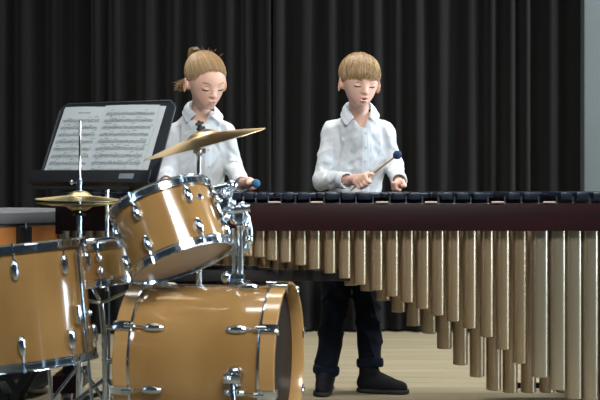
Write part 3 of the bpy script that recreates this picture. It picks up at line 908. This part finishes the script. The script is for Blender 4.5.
class Head:
    def __init__(s, C, yaw, pitch, roll, sc):
        s.C = Vector(C); s.sc = sc
        y, p, r = map(math.radians, (yaw, pitch, roll))
        # local (a right, b front, c up) -> world
        Rp = Matrix(((1, 0, 0), (0, math.cos(p), math.sin(p)), (0, -math.sin(p), math.cos(p))))
        Ry = Matrix(((math.cos(y), math.sin(y), 0), (-math.sin(y), math.cos(y), 0), (0, 0, 1)))
        flip = Matrix(((1, 0, 0), (0, -1, 0), (0, 0, 1)))
        Rr = Matrix.Rotation(r, 3, 'Y')
        s.R = Rr @ flip @ Ry @ Rp
    def w(s, a, b, c): return s.C+s.R @ (Vector((a, b, c))*s.sc)
    def d(s, a, b, c): return s.R @ Vector((a, b, c))
    def e(s, F, c, r, k=.012, sub=False, tilt=None):
        R = s.R if tilt is None else s.R @ tilt
        F.ell(s.w(*c), [q*s.sc for q in r], R, k, sub)
    def cn(s, F, a, b, ra, rb, k=.012): F.cone(s.w(*a), s.w(*b), ra*s.sc, rb*s.sc, k)
    def add(s, F, mouth_open):
        e = s.e
        e(F, (0, -.018, .022), (.070, .090, .076), .01)
        e(F, (0, .010, -.010), (.060, .062, .069), .035)
        e(F, (0, .024, -.050), (.038, .043, .040), .04)
        e(F, (0, .052, -.080), (.015, .013, .012), .03)
        for q in (-1, 1):
            e(F, (q*.029, .086, -.003), (.0155, .0160, .0095), .014, True)   # eye sockets
            e(F, (q*.029, .0570, -.006), (.0140, .0130, .0095), .005)        # closed lids
            t = Matrix.Rotation(math.radians(-q*16), 3, 'Z') @ Matrix.Rotation(math.radians(8), 3, 'X')
            e(F, (q*.066, -.010, -.022), (.010, .014, .016), .01)
            e(F, (q*.079, -.014, -.021), (.0055, .018, .028), .004, False, t)  # ears
            e(F, (q*.0862, -.010, -.017), (.0068, .010, .018), .003, True, t)
        s.cn(F, (0, .066, .004), (0, .0845, -.0275), .0045, .0082, .012)
        e(F, (0, .0850, -.031), (.0090, .008, .0065), .006)
        for q in (-1, 1): e(F, (q*.0105, .076, -.033), (.0055, .0075, .005), .005)
        e(F, (0, .058, -.056), (.018, .0130, .016), .02)
        e(F, (0, .0755, -.0525), (.015, .006, .004), .006)
        e(F, (0, .0735, -.0625 if not mouth_open else -.0665), (.013, .007, .005), .006)
        if mouth_open: e(F, (0, .080, -.0585), (.011, .010, .0042), .004, True)

def strand(m, pts, r0, n=5):
    k = len(pts)-1
    rs = [r0*max(.12, math.sin(PI*(.06+.88*i/k))**.6) for i in range(k+1)]
    m.tube(pts, rs, n, cap=False)

def fist(F, wrist, g, u, n, mdir, k=.006, S=1.0):
    """hand closed round a stick through g along u; n: back-of-hand side, mdir: side the knuckles point to"""
    u = u.normalized(); n = (n-u*n.dot(u)).normalized(); md = u.cross(n)
    if md.dot(mdir) < 0: md = -md
    L = [.92, 1.0, .97, .8]
    for i in range(4):
        c = g+u*((1.5-i)*.0165*S)
        l = L[i]*S
        kn = c+n*.020*l-md*.006*l; pip = c+n*.013*l+md*.024*l; dip = c-n*.010*l+md*.022*l; tip = c-n*.017*l+md*.004*l
        F.cone(kn, pip, .0095*S, .0082*S, .004); F.cone(pip, dip, .0082*S, .0075*S, .0035); F.cone(dip, tip, .0075*S, .0062*S, .0035)
        F.cone(wrist.lerp(kn, .25), kn, .014*S, .0105*S, .012)
    F.cone(wrist, wrist.lerp(g+n*.012, .6), .020*S, .022*S, .015)
    b = wrist.lerp(g, .45)+u*.016*S; t1 = g+u*.036*S-md*.012*S+n*.004; t2 = g+u*.055*S+md*.004*S+n*.004*S
    F.cone(b, t1, .0125*S, .0095*S, .008); F.cone(t1, t2, .0095*S, .0075*S, .004)

def face_parts(Hd, F, body, mouth_open, lm):
    def surf(a, c, off=.0008):
        # march from outside along -b to the body surface
        for i in range(120):
            b = .125-.001*i
            p = Hd.w(a, b, c)
            ii = [int(round((p[q]-F.lo[q])/F.h)) for q in range(3)]
            if all(0 <= ii[q] < F.n[q] for q in range(3)) and F.D[ii[0], ii[1], ii[2]] < 0.0:
                return Hd.w(a, b+off, c)
        return Hd.w(a, .08, c)
    for q in (-1, 1):
        pts = [surf(q*(.029+dx), -.0125+.0035*(dx/.015)**2) for dx in (-.0135, -.009, -.003, .003, .009, .0135)]
        MB().tube(pts, [.001, .0022, .0028, .0029, .0024, .0012], 6).build('eyelashes', M_lash, body)
        pts = [surf(q*(.029+dx), .0035+.001*(dx/.015)) for dx in (-.012, -.005, .004, .013)]
        MB().tube(pts, [.0006, .0011, .0011, .0006], 6).build('eyelid_crease', M_lid, body)
        pts = [surf(q*(.029+dx), .0165-.004*((dx-.004)/.018)**2, .0004) for dx in (-.016, -.010, -.004, .004, .011, .017)]
        MB().tube(pts, [.0009, .0017, .002, .002, .0015, .0007], 6).build('eyebrow', M_brow, body)
    o = 0.0075 if mouth_open else 0
    m = MB().tube([surf(dx, -.0545+.001*math.cos(dx*300)-abs(dx)*.06, .0006) for dx in (-.0165, -.010, -.003, .003, .010, .0165)], [.0006, .0016, .002, .002, .0016, .0006], 8)
    m.build('upper_lip', lm, body)
    m = MB().tube([surf(dx, -.0600-o+abs(dx)*.14, .0004) for dx in (-.0155, -.009, -.003, .003, .009, .0155)], [.0006, .0022, .003, .003, .0022, .0006], 8)
    m.build('lower_lip', lm, body)
    if mouth_open:
        Mx = Hd.R.to_4x4(); Mx.translation = surf(0, -.0595, .0002)
        MB().ball((0, 0, 0), 1, Mx @ Matrix.Diagonal((.0140*Hd.sc, .007, .0080*Hd.sc, 1)), 16).build('mouth', M_mouth, body)

def shoe(name, ank, heel, toe, root, cuffz):
    """ankle boot; heel, toe: floor points"""
    d = (toe-heel).normalized(); s_ = d.cross(Vector((0, 0, 1)))
    lo = [min(heel[i], toe[i], ank[i])-.09 for i in range(3)]; hi = [max(heel[i], toe[i], ank[i])+.09 for i in range(3)]
    lo[2] = 0; hi[2] = cuffz+.05
    F = Field(lo, hi, .003)
    up = Vector((0, 0, 1)); L = (toe-heel).length
    F.cone(heel+d*.035+up*.042, heel+d*(L-.035)+up*.028, .034, .024, .01)
    F.cone(heel+d*.08+up*.045, heel+d*(L-.055)+up*.026, .038, .031, .015)
    F.cone(heel+d*.06+up*.075, heel+d*(L-.10)+up*.045, .038, .028, .02)
    F.cone(heel+d*.048+up*.05, ank+up*.0, .037, .040, .02)
    F.cone(ank, Vector((ank.x, ank.y, cuffz+.03)), .043, .045, .01)
    F.cut(2, .014, above=False)
    o = F.mesh(name, M_shoe, root, 1)
    G = Field(lo, hi, .003)
    G.cone(heel+d*.036+up*.012, heel+d*(L-.036)+up*.012, .037, .033, .01)
    G.cone(heel+d*.13+up*.012, heel+d*(L-.055)+up*.012, .038, .040, .01)
    G.cut(2, .0035, above=False); G.cut(2, .020)
    G.mesh('sole', M_sole, o, 1)
    return o

def person(spec):
    root = thing('person', spec['label'], 'person', spec['base'])
    J = spec['J']; hd = spec['head']
    xs_ = [p.x for p in J.values()]; ys_ = [p.y for p in J.values()]
    lo = [min(xs_)-.13, min(ys_)-.14, 0.0]; hi = [max(xs_)+.13, max(ys_)+.16, hd.C.z+.17]
    B = Field(lo, hi, .0034)
    v = Vector
    # trunk
    B.cone(J['pelvis'], J['chest'], .09, .09, .02, sq=.66)
    B.cone(J['chest'], J['neck']-v((0, 0, .05)), .088, .06, .03, sq=.7)
    B.cone(J['neck']-v((0, 0, .03)), J['shl'], .04, .033, .03); B.cone(J['neck']-v((0, 0, .03)), J['shr'], .04, .033, .03)
    B.cone(J['neck']-v((0, 0, .03)), hd.w(0, -.022, -.04), .043, .043, .02)
    for s in 'lr':
        B.cone(J['sh'+s], J['el'+s], .027, .024, .01); B.cone(J['el'+s], J['wr'+s], .024, .019, .01)
        B.cone(J['pelvis'], J['hip'+s], .075, .07, .03)
        B.cone(J['hip'+s], J['kn'+s], .062, .042, .02); B.cone(J['kn'+s], J['an'+s], .042, .03, .02)
        d = (J['toe'+s]-J['heel'+s]).normalized()
        B.cone(J['an'+s], J['heel'+s]+d*.05+v((0, 0, .045)), .03, .026, .015)
        B.cone(J['heel'+s]+d*.05+v((0, 0, .042)), J['toe'+s]-d*.06+v((0, 0, .038)), .026, .022, .015)
    hd.add(B, spec['mouth'])
    for h in spec['hands']: fist(B, *h)
    body = B.mesh('body', spec['skin'], root, 1)
    face_parts(hd, B, body, spec['mouth'], spec['lip'])
    # shirt
    S = Field([lo[0]-.02, lo[1], J['pelvis'].z-.16], [hi[0]+.02, hi[1]+.02, J['neck'].z+.1], .004)
    S.cone(J['pelvis']-v((0, 0, .05)), J['waist'], spec['rw'][0], spec['rw'][1], .03, sq=.74)
    S.cone(J['waist'], J['chest'], spec['rw'][1], spec['rw'][2], .03, sq=.74)
    S.cone(J['chest'], J['neck']-v((0, 0, .07)), spec['rw'][2], .08, .03, sq=.78)
    S.cone(J['neck']-v((0, 0, .08)), J['neck']-v((0, 0, .0)), .07, .055, .02)
    S.cone(J['shl'].lerp(J['shr'], .12)-v((0, 0, .045)), J['shl'].lerp(J['shr'], .88)-v((0, 0, .045)), .07, .07, .05, sq=.85)
    for s in 'lr':
        nb = J['neck']+v((-.035 if s == 'l' else .035, .012, -.028))
        S.cone(nb, J['sh'+s], .044, spec['rsh'], .05)
    for s in 'lr':
        rs = spec['sleeve'][s]
        S.cone(J['sh'+s], J['el'+s], rs[0], rs[1], .018); S.cone(J['el'+s], J['cu'+s], rs[1], rs[2], .012)
    S.disp(creases(.009, spec['seed'], .7), .011); S.disp(creases(.004, spec['seed']+9, 1.2), .006)
    for ln in spec['folds']:         # pressed-in folds of the cloth
        r_ = ln[-1]*1.5; pp = [P(ln[q], ln[q+1], S.front_px(ln[q], ln[q+1], J['chest'].y-.1)) for q in range(0, len(ln)-1, 2)]
        pp = [q-v((0, r_*.15, 0)) for q in pp]
        for q in range(len(pp)-1): S.cone(pp[q], pp[q+1], r_*(.75 if q == 0 else 1), r_*(.5 if q == len(pp)-2 else 1), .014, sub=True)
    # open the neck
    SC = Field([0]*3, [.01]*3, .004); SC.lo, SC.h, SC.n, SC.ax, SC.D = S.lo, S.h, S.n, S.ax, S.D.copy()
    S.cone(J['neck']-v((0, 0, .0)), J['neck']+v((0, -.01, .12)), .049, .06, .006, sub=True)
    va = spec['vneck']; yv = S.front_px(va[0], va[1]-3, J['neck'].y-.1)
    S.cone(P(va[0], va[1]-2, yv-.004), J['neck']+v((0, -.03, .0)), .004, .044, .006, sub=True)
    for s in 'lr':
        dd = (J['cu'+s]-J['el'+s]).normalized()
        S.cone(J['cu'+s]+dd*.012, J['cu'+s]+dd*.10, spec['sleeve'][s][2]-.006, spec['sleeve'][s][2]+.02, .003, sub=True)
    shirt = S.mesh('shirt', M_shirt, root, 1)
    # cuffs: short turned bands round the wrists
    for s in 'lr':
        dd = (J['cu'+s]-J['el'+s]).normalized(); rr = spec['sleeve'][s][2]
        M = axisM(J['cu'+s]-dd*.018, dd)
        MB().lathe([(rr+.0015, 0), (rr+.003, .003), (rr+.0025, .042), (rr+.0005, .045), (rr-.004, .043), (rr-.004, .002)], M @ Matrix.Diagonal((1, 1, 1, 1)), 32, closed=True).build('cuff', M_shirtb, shirt)
    FR = Front(SC, B)
    # collar: a folded band round the neck with two pointed wings
    co = spec['collar']; top = co['top']; low = co['low']; nn = len(top)
    def cur(pts, t):
        x = t*(len(pts)-1); i = min(int(x), len(pts)-2); f_ = x-i
        g_ = lambda k: pts[max(0, min(len(pts)-1, k))]
        p0, p1, p2, p3 = [P(*g_(k)) for k in (i-1, i, i+1, i+2)]
        return .5*((2*p1)+(p2-p0)*f_+(2*p0-5*p1+4*p2-p3)*f_**2+(3*p1-p0-3*p2+p3)*f_**3)
    mb = MB(); NU, NV = 48, 6
    for off in (0, 1):
        for i in range(NU+1):
            a_, b_ = cur(top, i/NU), cur(low, i/NU)
            for j in range(NV+1):
                t = j/NV; p = a_.lerp(b_, t); out = (p-J['neck']); out.z = 0
                out = out.normalized() if out.length > 1e-5 else v((0, -1, 0))
                mb.v.append(tuple(p+out*(.006*math.sin(PI*min(1, t*1.3))*(1-t*.5)-.0032*off)))
    q = (NU+1)*(NV+1)
    for i in range(NU):
        for j in range(NV):
            a_ = i*(NV+1)+j; mb.f.append((a_, a_+1, a_+NV+2, a_+NV+1)); mb.f.append((q+a_, q+a_+NV+1, q+a_+NV+2, q+a_+1))
    for i in range(NU):
        for e0 in (0, NV): a_ = i*(NV+1)+e0; mb.f.append((a_, a_+NV+1, a_+NV+1+q, a_+q))
    for j in range(NV):
        for e0 in (0, NU*(NV+1)): a_ = e0+j; mb.f.append((a_, a_+1, a_+1+q, a_+q))
    mb.build('collar', M_shirtb, shirt, sharp=50)
    pl = spec['placket']
    patch(S, pl, J['chest'].y-.1, .003, 14, .003).build('placket', M_shirtb, shirt, sharp=60)
    for bx_, by_ in spec['buttons']:
        Yf = S.front_px(bx_, by_, J['chest'].y-.1)
        MB().lathe([(0, .0022), (.0045, .002), (.0055, 0)], axisM(P(bx_, by_, Yf-.0065), (0, -1, .1)), 14).build('button', M_button, shirt)
    # trousers
    T_ = Field([lo[0], lo[1], .02], [hi[0], hi[1]+.03, J['pelvis'].z+.1], .0045)
    T_.cone(J['pelvis']+v((0, 0, .05)), J['pelvis'], .115, .125, .03, sq=.8)
    for s in 'lr':
        T_.cone(J['pelvis'], J['hip'+s], .09, .088, .03)
        T_.cone(J['hip'+s], J['kn'+s], .086, spec['rk'], .015); T_.cone(J['kn'+s], J['hem'+s], spec['rk'], spec['ra'], .015)
    T_.disp(creases(.018, spec['seed']+5, .9), .018)
    for s in 'lr':
        dd = (J['hem'+s]-J['kn'+s]).normalized()
        T_.cone(J['hem'+s]+dd*.02, J['hem'+s]+dd*.12, spec['ra']-.008, spec['ra']+.03, .003, sub=True)
    tr = T_.mesh('trousers', M_jean, root, 1)
    for s in 'lr':
        dd = (J['hem'+s]-J['kn'+s]).normalized(); M = axisM(J['hem'+s]-dd*.012, dd); ra = spec['ra']
        MB().lathe([(ra+.001, -.006), (ra+.007, -.001), (ra+.009, .012), (ra+.008, .028), (ra+.003, .035), (ra-.004, .033), (ra-.004, -.004)], M, 36, closed=True).build('turned_hem', M_jean, tr)
        shoe('shoe', J['an'+s], J['heel'+s], J['toe'+s], root, J['hem'+s].z)
    return root, body, B, S

class Front:
    """front surface of shirt and neck together, softened"""
    def __init__(s, *F): s.F = F
    def one(s, px, py, Y0):
        return min(f.front_px(px, py, Y0) if f.front(P(px, py, Y0).x, P(px, py, Y0).z) is not None else Y0+.02 for f in s.F)
    def front_px(s, px, py, Y0):
        return sum(s.one(px+a, py+b, Y0) for a, b in ((0, 0), (-2.5, 0), (2.5, 0), (0, -2.5), (0, 2.5)))/5

def mallet(label, a, b, r, ym):
    o = thing('marimba_mallet', label, 'mallet', b)
    d = (b-a).normalized()
    MB().tube([a, b], .0036, 10).build('stick', M_stick, o)
    M = axisM(b, d)
    MB().lathe([(r*math.sin(PI*i/12)*(1.0 if 0 < i < 12 else 0), -r*1.05*math.cos(PI*i/12)) for i in range(13)], M, 24).build('yarn_head', ym, o)
    return o

# ---- the boy
hb = Head(P(360.3, 80.8, 5.27), 14, 14, 2, 1.12)
tail, mh = P(350.5, 190.5, 5.10), P(397.3, 155, 5.0)
u = (mh-tail).normalized(); g = tail.lerp(mh, .27)
perp = Vector((-.6, 0, .8))
wl = P(353, 180, 5.15)
wr_ = P(399, 184, 5.14)
J = dict(pelvis=P(352, 247, 5.43), waist=P(354, 215, 5.42), chest=P(358.5, 158, 5.42), neck=P(360, 119, 5.37),
         shl=P(333, 131.5, 5.41), ell=P(322.5, 180, 5.36), cul=P(344, 180.5, 5.19), wrl=wl,
         shr=P(384, 131.5, 5.41), elr=P(394, 166, 5.40), cur=P(398.5, 179.5, 5.19), wrr=wr_,
         hipl=P(340, 252, 5.43), hipr=P(364, 252, 5.43), knl=P(335, 305, 5.39), knr=P(368, 306, 5.40),
         anl=P(325.5, 375, 5.41), anr=P(369, 369, 5.345), heml=P(326.3, 369, 5.41), hemr=P(370, 362, 5.35))
J['heell'] = Vector((P(327, 0, 5.45).x, 5.46, 0)); J['toel'] = Vector((P(321, 0, 5.22).x, 5.225, 0))
J['heelr'] = Vector((P(357, 0, 5.35).x, 5.37, 0)); J['toer'] = Vector((P(410, 0, 5.31).x, 5.31, 0))
boy = dict(label='boy with a blond mop of hair, white shirt and dark jeans, raising one mallet', base=(J['pelvis'].x, 5.38, 0), J=J, head=hb, mouth=True,
    skin=M_skin2, lip=M_lip, seed=21,
    folds=[(337, 128, 338.5, 145, 337, 160, .010), (383.5, 130, 386.5, 148, 389, 164, .010), (343, 137, 354, 130, .006), (344, 162, 352, 154, 359, 149, .007),
           (343, 176, 350, 165, 357, 160, .007), (372, 137, 380, 147, .006), (373, 166, 379, 156, 384, 151, .007), (372, 181, 380, 172, .006), (318, 150, 331, 157, .006),
           (316, 164, 324, 166, 333, 165, .007), (324, 175, 334, 170, .006), (331, 186, 338, 176, .006), (393, 150, 398, 158, .005), (392, 168, 401, 166, .006), (346, 187, 352, 172, .006)], rw=(.118, .118, .122), rsh=.041, sleeve={'l': (.045, .045, .034), 'r': (.042, .045, .033)},
    hands=[(wl, g, u, Vector((0, -1, 0))*.8+perp*.5, Vector((.6, 0, -.8))),
           (wr_, P(399, 186.6, 5.05), Vector((.25, -1, .05)), Vector((0, 0, 1)), Vector((-1, 0, 0)))],
    vneck=(363, 129), collar=dict(
        top=[(354, 117.5, 5.300), (347.5, 108, 5.335), (346, 103, 5.39), (352, 101.5, 5.435), (360, 101, 5.45), (368, 101.5, 5.435), (371.5, 104, 5.39), (371.5, 108.5, 5.335), (369.5, 117.5, 5.300)],
        low=[(346.5, 125.5, 5.300), (342.5, 120, 5.325), (340.5, 114, 5.385), (345, 110, 5.46), (360, 109, 5.49), (373, 110, 5.46), (379, 113.5, 5.385), (379, 118, 5.325), (376, 122.5, 5.300)]),
    placket=((362.5, 129), (369.5, 128), (369, 196), (361.5, 196)), buttons=[(366, 133), (366, 147), (365.7, 161)], rk=.06, ra=.052)
rb, bb, FB, SB = person(boy)
mallet('navy yarn-headed mallet raised in the boy\'s hand', tail, mh, .0185, M_yarnb)

def mop(Hd, body, n=4200, seed=4):
    r = random.Random(seed); m = MB()
    c0 = Vector((0, -.020, .024)); rad = Vector((.0745, .094, .0795))
    crown = Vector((.10, -.50, .86)).normalized()
    def endc(phi):     # phi 0 = front
        a = abs(phi)
        return float(np.interp(a, [0, .5, .95, 1.2, 1.45, 1.7, 1.9, 2.4, 3.15], [.013, .012, .002, -.012, -.016, .004, -.035, -.066, -.075]))
    lump = [(r.uniform(-PI, PI), r.uniform(-.16, .16), r.uniform(.0, .05)) for _ in range(34)]
    for i in range(n):
        lk = r.choice(lump); phi = lk[0]+r.gauss(0, .12) if r.random() < .7 else r.uniform(-PI, PI); ec = endc(phi)+r.uniform(-.006, .006)+(lk[2]-.025)*.42
        zc = (ec-c0.z)/rad.z; zc = max(-.98, min(.98, zc)); q = math.sqrt(1-zc*zc)
        e = Vector((math.sin(phi)*q, math.cos(phi)*q, zc))
        om = crown.angle(e); t0 = r.uniform(0, .7); t1 = 1.0 if t0 > .25 else r.uniform(.7, 1.0)
        lay = 1.0+lk[2]+r.uniform(-.01, .035); sw = lk[1]*2+r.gauss(0, .07)+.22*math.cos(phi); pts = []
        for k in range(8):
            t = t0+(t1-t0)*k/7
            dv = (crown*math.sin((1-t)*om)+e*math.sin(t*om))/math.sin(om)
            dv = Vector((dv.x+sw*math.sin(PI*t)*.6, dv.y, dv.z)).normalized()
            lift = lay+.02*math.sin(PI*k/7)-(.03 if k == 7 and t1 == 1 else 0)
            pts.append(Hd.w(*(c0+Vector((dv.x*rad.x, dv.y*rad.y, dv.z*rad.z))*lift)))
        strand(m, pts, r.uniform(.0010, .0018), 4)
    Fc = Field([Hd.C[i]-.15 for i in range(3)], [Hd.C[i]+.16 for i in range(3)], .0035)
    Hd.e(Fc, tuple(c0), tuple(rad*.995), .01)
    Hd.e(Fc, (0, .105, -.064), (.075, .09, .088), .012, True)
    for q in (-1, 1): Hd.e(Fc, (q*.085, .0, -.048), (.03, .055, .045), .01, True)
    hair = Fc.mesh('hair', M_hair1, body.parent, 1)
    m.build('hair_locks', M_hair1, hair, sharp=80)
    return hair
mop(hb, bb)

# ---- the ponytailed player
hg = Head(P(206.5, 80.8, 5.27), 28, 26, -3, 1.17)
m2a, m2b = P(249, 188, 5.10), P(256, 183.5, 4.965)
wl = P(166, 184, 5.15); wr_ = P(243.5, 184, 5.15)
J = dict(pelvis=P(196, 247, 5.43), waist=P(197, 215, 5.42), chest=P(199, 160, 5.42), neck=P(200, 117, 5.38),
         shl=P(175.5, 134, 5.41), ell=P(168, 176, 5.37), cul=P(166, 182, 5.20), wrl=wl,
         shr=P(224.5, 132, 5.41), elr=P(232.5, 165, 5.40), cur=P(240.5, 182, 5.20), wrr=wr_,
         hipl=P(185, 252, 5.43), hipr=P(208, 252, 5.43), knl=P(181, 308, 5.39), knr=P(209, 308, 5.40),
         anl=P(180, 372, 5.42), anr=P(211, 372, 5.42), heml=P(180, 366, 5.42), hemr=P(211, 366, 5.42))
J['heell'] = Vector((J['anl'].x, 5.47, 0)); J['toel'] = Vector((J['anl'].x-.03, 5.235, 0))
J['heelr'] = Vector((J['anr'].x, 5.47, 0)); J['toer'] = Vector((J['anr'].x+.03, 5.235, 0))
girl = dict(label='player with blond hair tied in a ponytail, white shirt, looking down behind the crash cymbal', base=(J['pelvis'].x, 5.40, 0), J=J, head=hg, mouth=False,
    skin=M_skin, lip=mat('pale_lip', (.45, .2, .16), .45, scale=40), seed=33,
    folds=[(222.5, 128, 225, 145, 226, 160, .010), (178, 128, 178, 150, .009), (187, 132, 197, 128, .006), (184, 165, 196, 152, .008), (188, 180, 200, 166, .007),
           (213, 140, 219, 150, .006), (212, 170, 221, 158, .008), (229, 150, 238, 157, .006), (227, 164, 240, 163, .007), (233, 178, 242, 170, .006)], rw=(.118, .114, .12), rsh=.041, sleeve={'l': (.046, .047, .034), 'r': (.042, .045, .035)},
    hands=[(wr_, P(249.5, 185.2, 5.08), (m2b-m2a), Vector((0, 0, 1)), Vector((1, 0, 0))),
           (wl, P(167, 185.5, 5.07), Vector((.2, -1, .05)), Vector((0, 0, 1)), Vector((1, 0, 0)))],
    vneck=(206, 124), collar=dict(
        top=[(196, 114, 5.300), (190, 108, 5.335), (187.5, 103, 5.39), (193, 100.5, 5.44), (201, 100, 5.455), (209, 101.5, 5.44), (214.5, 107, 5.39), (215, 110, 5.335), (211, 116, 5.305)],
        low=[(187, 122.5, 5.315), (184.5, 118, 5.335), (182, 112, 5.39), (187, 109, 5.465), (201, 108, 5.49), (216, 110, 5.465), (222, 114, 5.39), (223, 118.5, 5.33), (220, 123, 5.31)]),
    placket=((204, 124), (211, 124), (212, 196), (205, 196)), buttons=[(208, 133), (208.5, 150), (209, 167)], rk=.06, ra=.05)
rg, bg, FG, SG = person(girl)
g2 = P(249.5, 185.2, 5.08); dd = (m2b-m2a).normalized()
mallet('blue yarn-headed mallet held low by the ponytailed player', g2-dd*.09, m2b, .0185, M_yarnl)

def ponytail(Hd, body, seed=9):
    r = random.Random(seed)
    c0 = Vector((0, -.019, .023)); rad = Vector((.0735, .093, .0785))
    Fc = Field([Hd.C[i]-.17 for i in range(3)], [Hd.C[i]+.18 for i in range(3)], .0035)
    Hd.e(Fc, tuple(c0), tuple(rad), .01)
    Hd.e(Fc, (0, .100, -.034), (.088, .092, .108), .010, True)
    for q in (-1, 1): Hd.e(Fc, (q*.088, .018, -.045), (.035, .046, .045), .01, True)
    hair = Fc.mesh('hair', M_hair2, body.parent, 1)
    m = MB()
    tie_d = Vector((-.22, -.62, .78)).normalized()
    def on(dv, lift): return c0+Vector((dv.x*rad.x, dv.y*rad.y, dv.z*rad.z))*lift
    for i in range(3600):
        phi = r.uniform(-PI, PI); a = abs(phi)
        ec = float(np.interp(a, [0, .4, .75, 1.0, 1.25, 1.5, 2.0, 3.15], [.062, .058, .040, .004, -.030, -.008, -.055, -.065]))+r.uniform(-.002, .006)
        zc = max(-.98, min(.98, (ec-c0.z)/rad.z)); q = math.sqrt(1-zc*zc)
        e = Vector((math.sin(phi)*q, math.cos(phi)*q, zc)); om = tie_d.angle(e); s0 = r.choice((0, r.uniform(0, .6))); lay = r.uniform(.995, 1.025)+.012*math.sin(phi*11)
        pts = []
        for k in range(8):
            t = s0+(1-s0)*k/7       # 0 hairline -> 1 tie
            dv = (e*math.sin((1-t)*om)+tie_d*math.sin(t*om))/max(1e-3, math.sin(om))
            pts.append(Hd.w(*on(dv, lay+.015*math.sin(PI*k/7)+(.05*t**4))))
        strand(m, pts, r.uniform(.001, .0018), 4)
    tp_ = on(tie_d, 1.08)
    for i in range(420):     # the tail: up over the tie, down behind the head, out past the nape
        j1 = Vector((r.gauss(0, .006), r.gauss(0, .004), r.gauss(0, .004)))
        path = [Vector((0, 0, 0)), Vector((-.004, -.006, .007)), Vector((-.009, -.015, .003)), Vector((-.004, -.018, -.020)), Vector((.004, -.012, -.060)),
                Vector((.010, -.002, -.100)), Vector((-.014, .006, -.124)), Vector((-.046, .010, -.132+r.gauss(0, .005)))]
        nn = 8 if r.random() < .7 else 7
        pts = [Hd.w(*(tp_+p+j1*(.45+k*.28))) for k, p in enumerate(path[:nn])]
        strand(m, pts, r.uniform(.0014, .0024), 4)
    for i in range(10):      # wisps
        e = Vector((r.uniform(-.8, .8), r.uniform(-.6, .3), .75)).normalized(); sx = r.uniform(-.002, .002)
        p = on(e, 1.02); pts = [Hd.w(*(p+e*.0028*k+Vector((sx*k*k*.4, -.003*k, 0)))) for k in range(6)]
        strand(m, pts, .0006, 4)
    m.build('hair_locks', M_hair2, hair, sharp=80)
    Mx = axisM(Hd.w(*tp_), Hd.d(*(tie_d)))
    MB().tube([Mx @ Vector((.013*math.cos(a), .013*math.sin(a), .002)) for a in [2*PI*k/20 for k in range(20)]], .004, 8, closed=True).build('hair_tie', M_tie, hair)
ponytail(hg, bg)
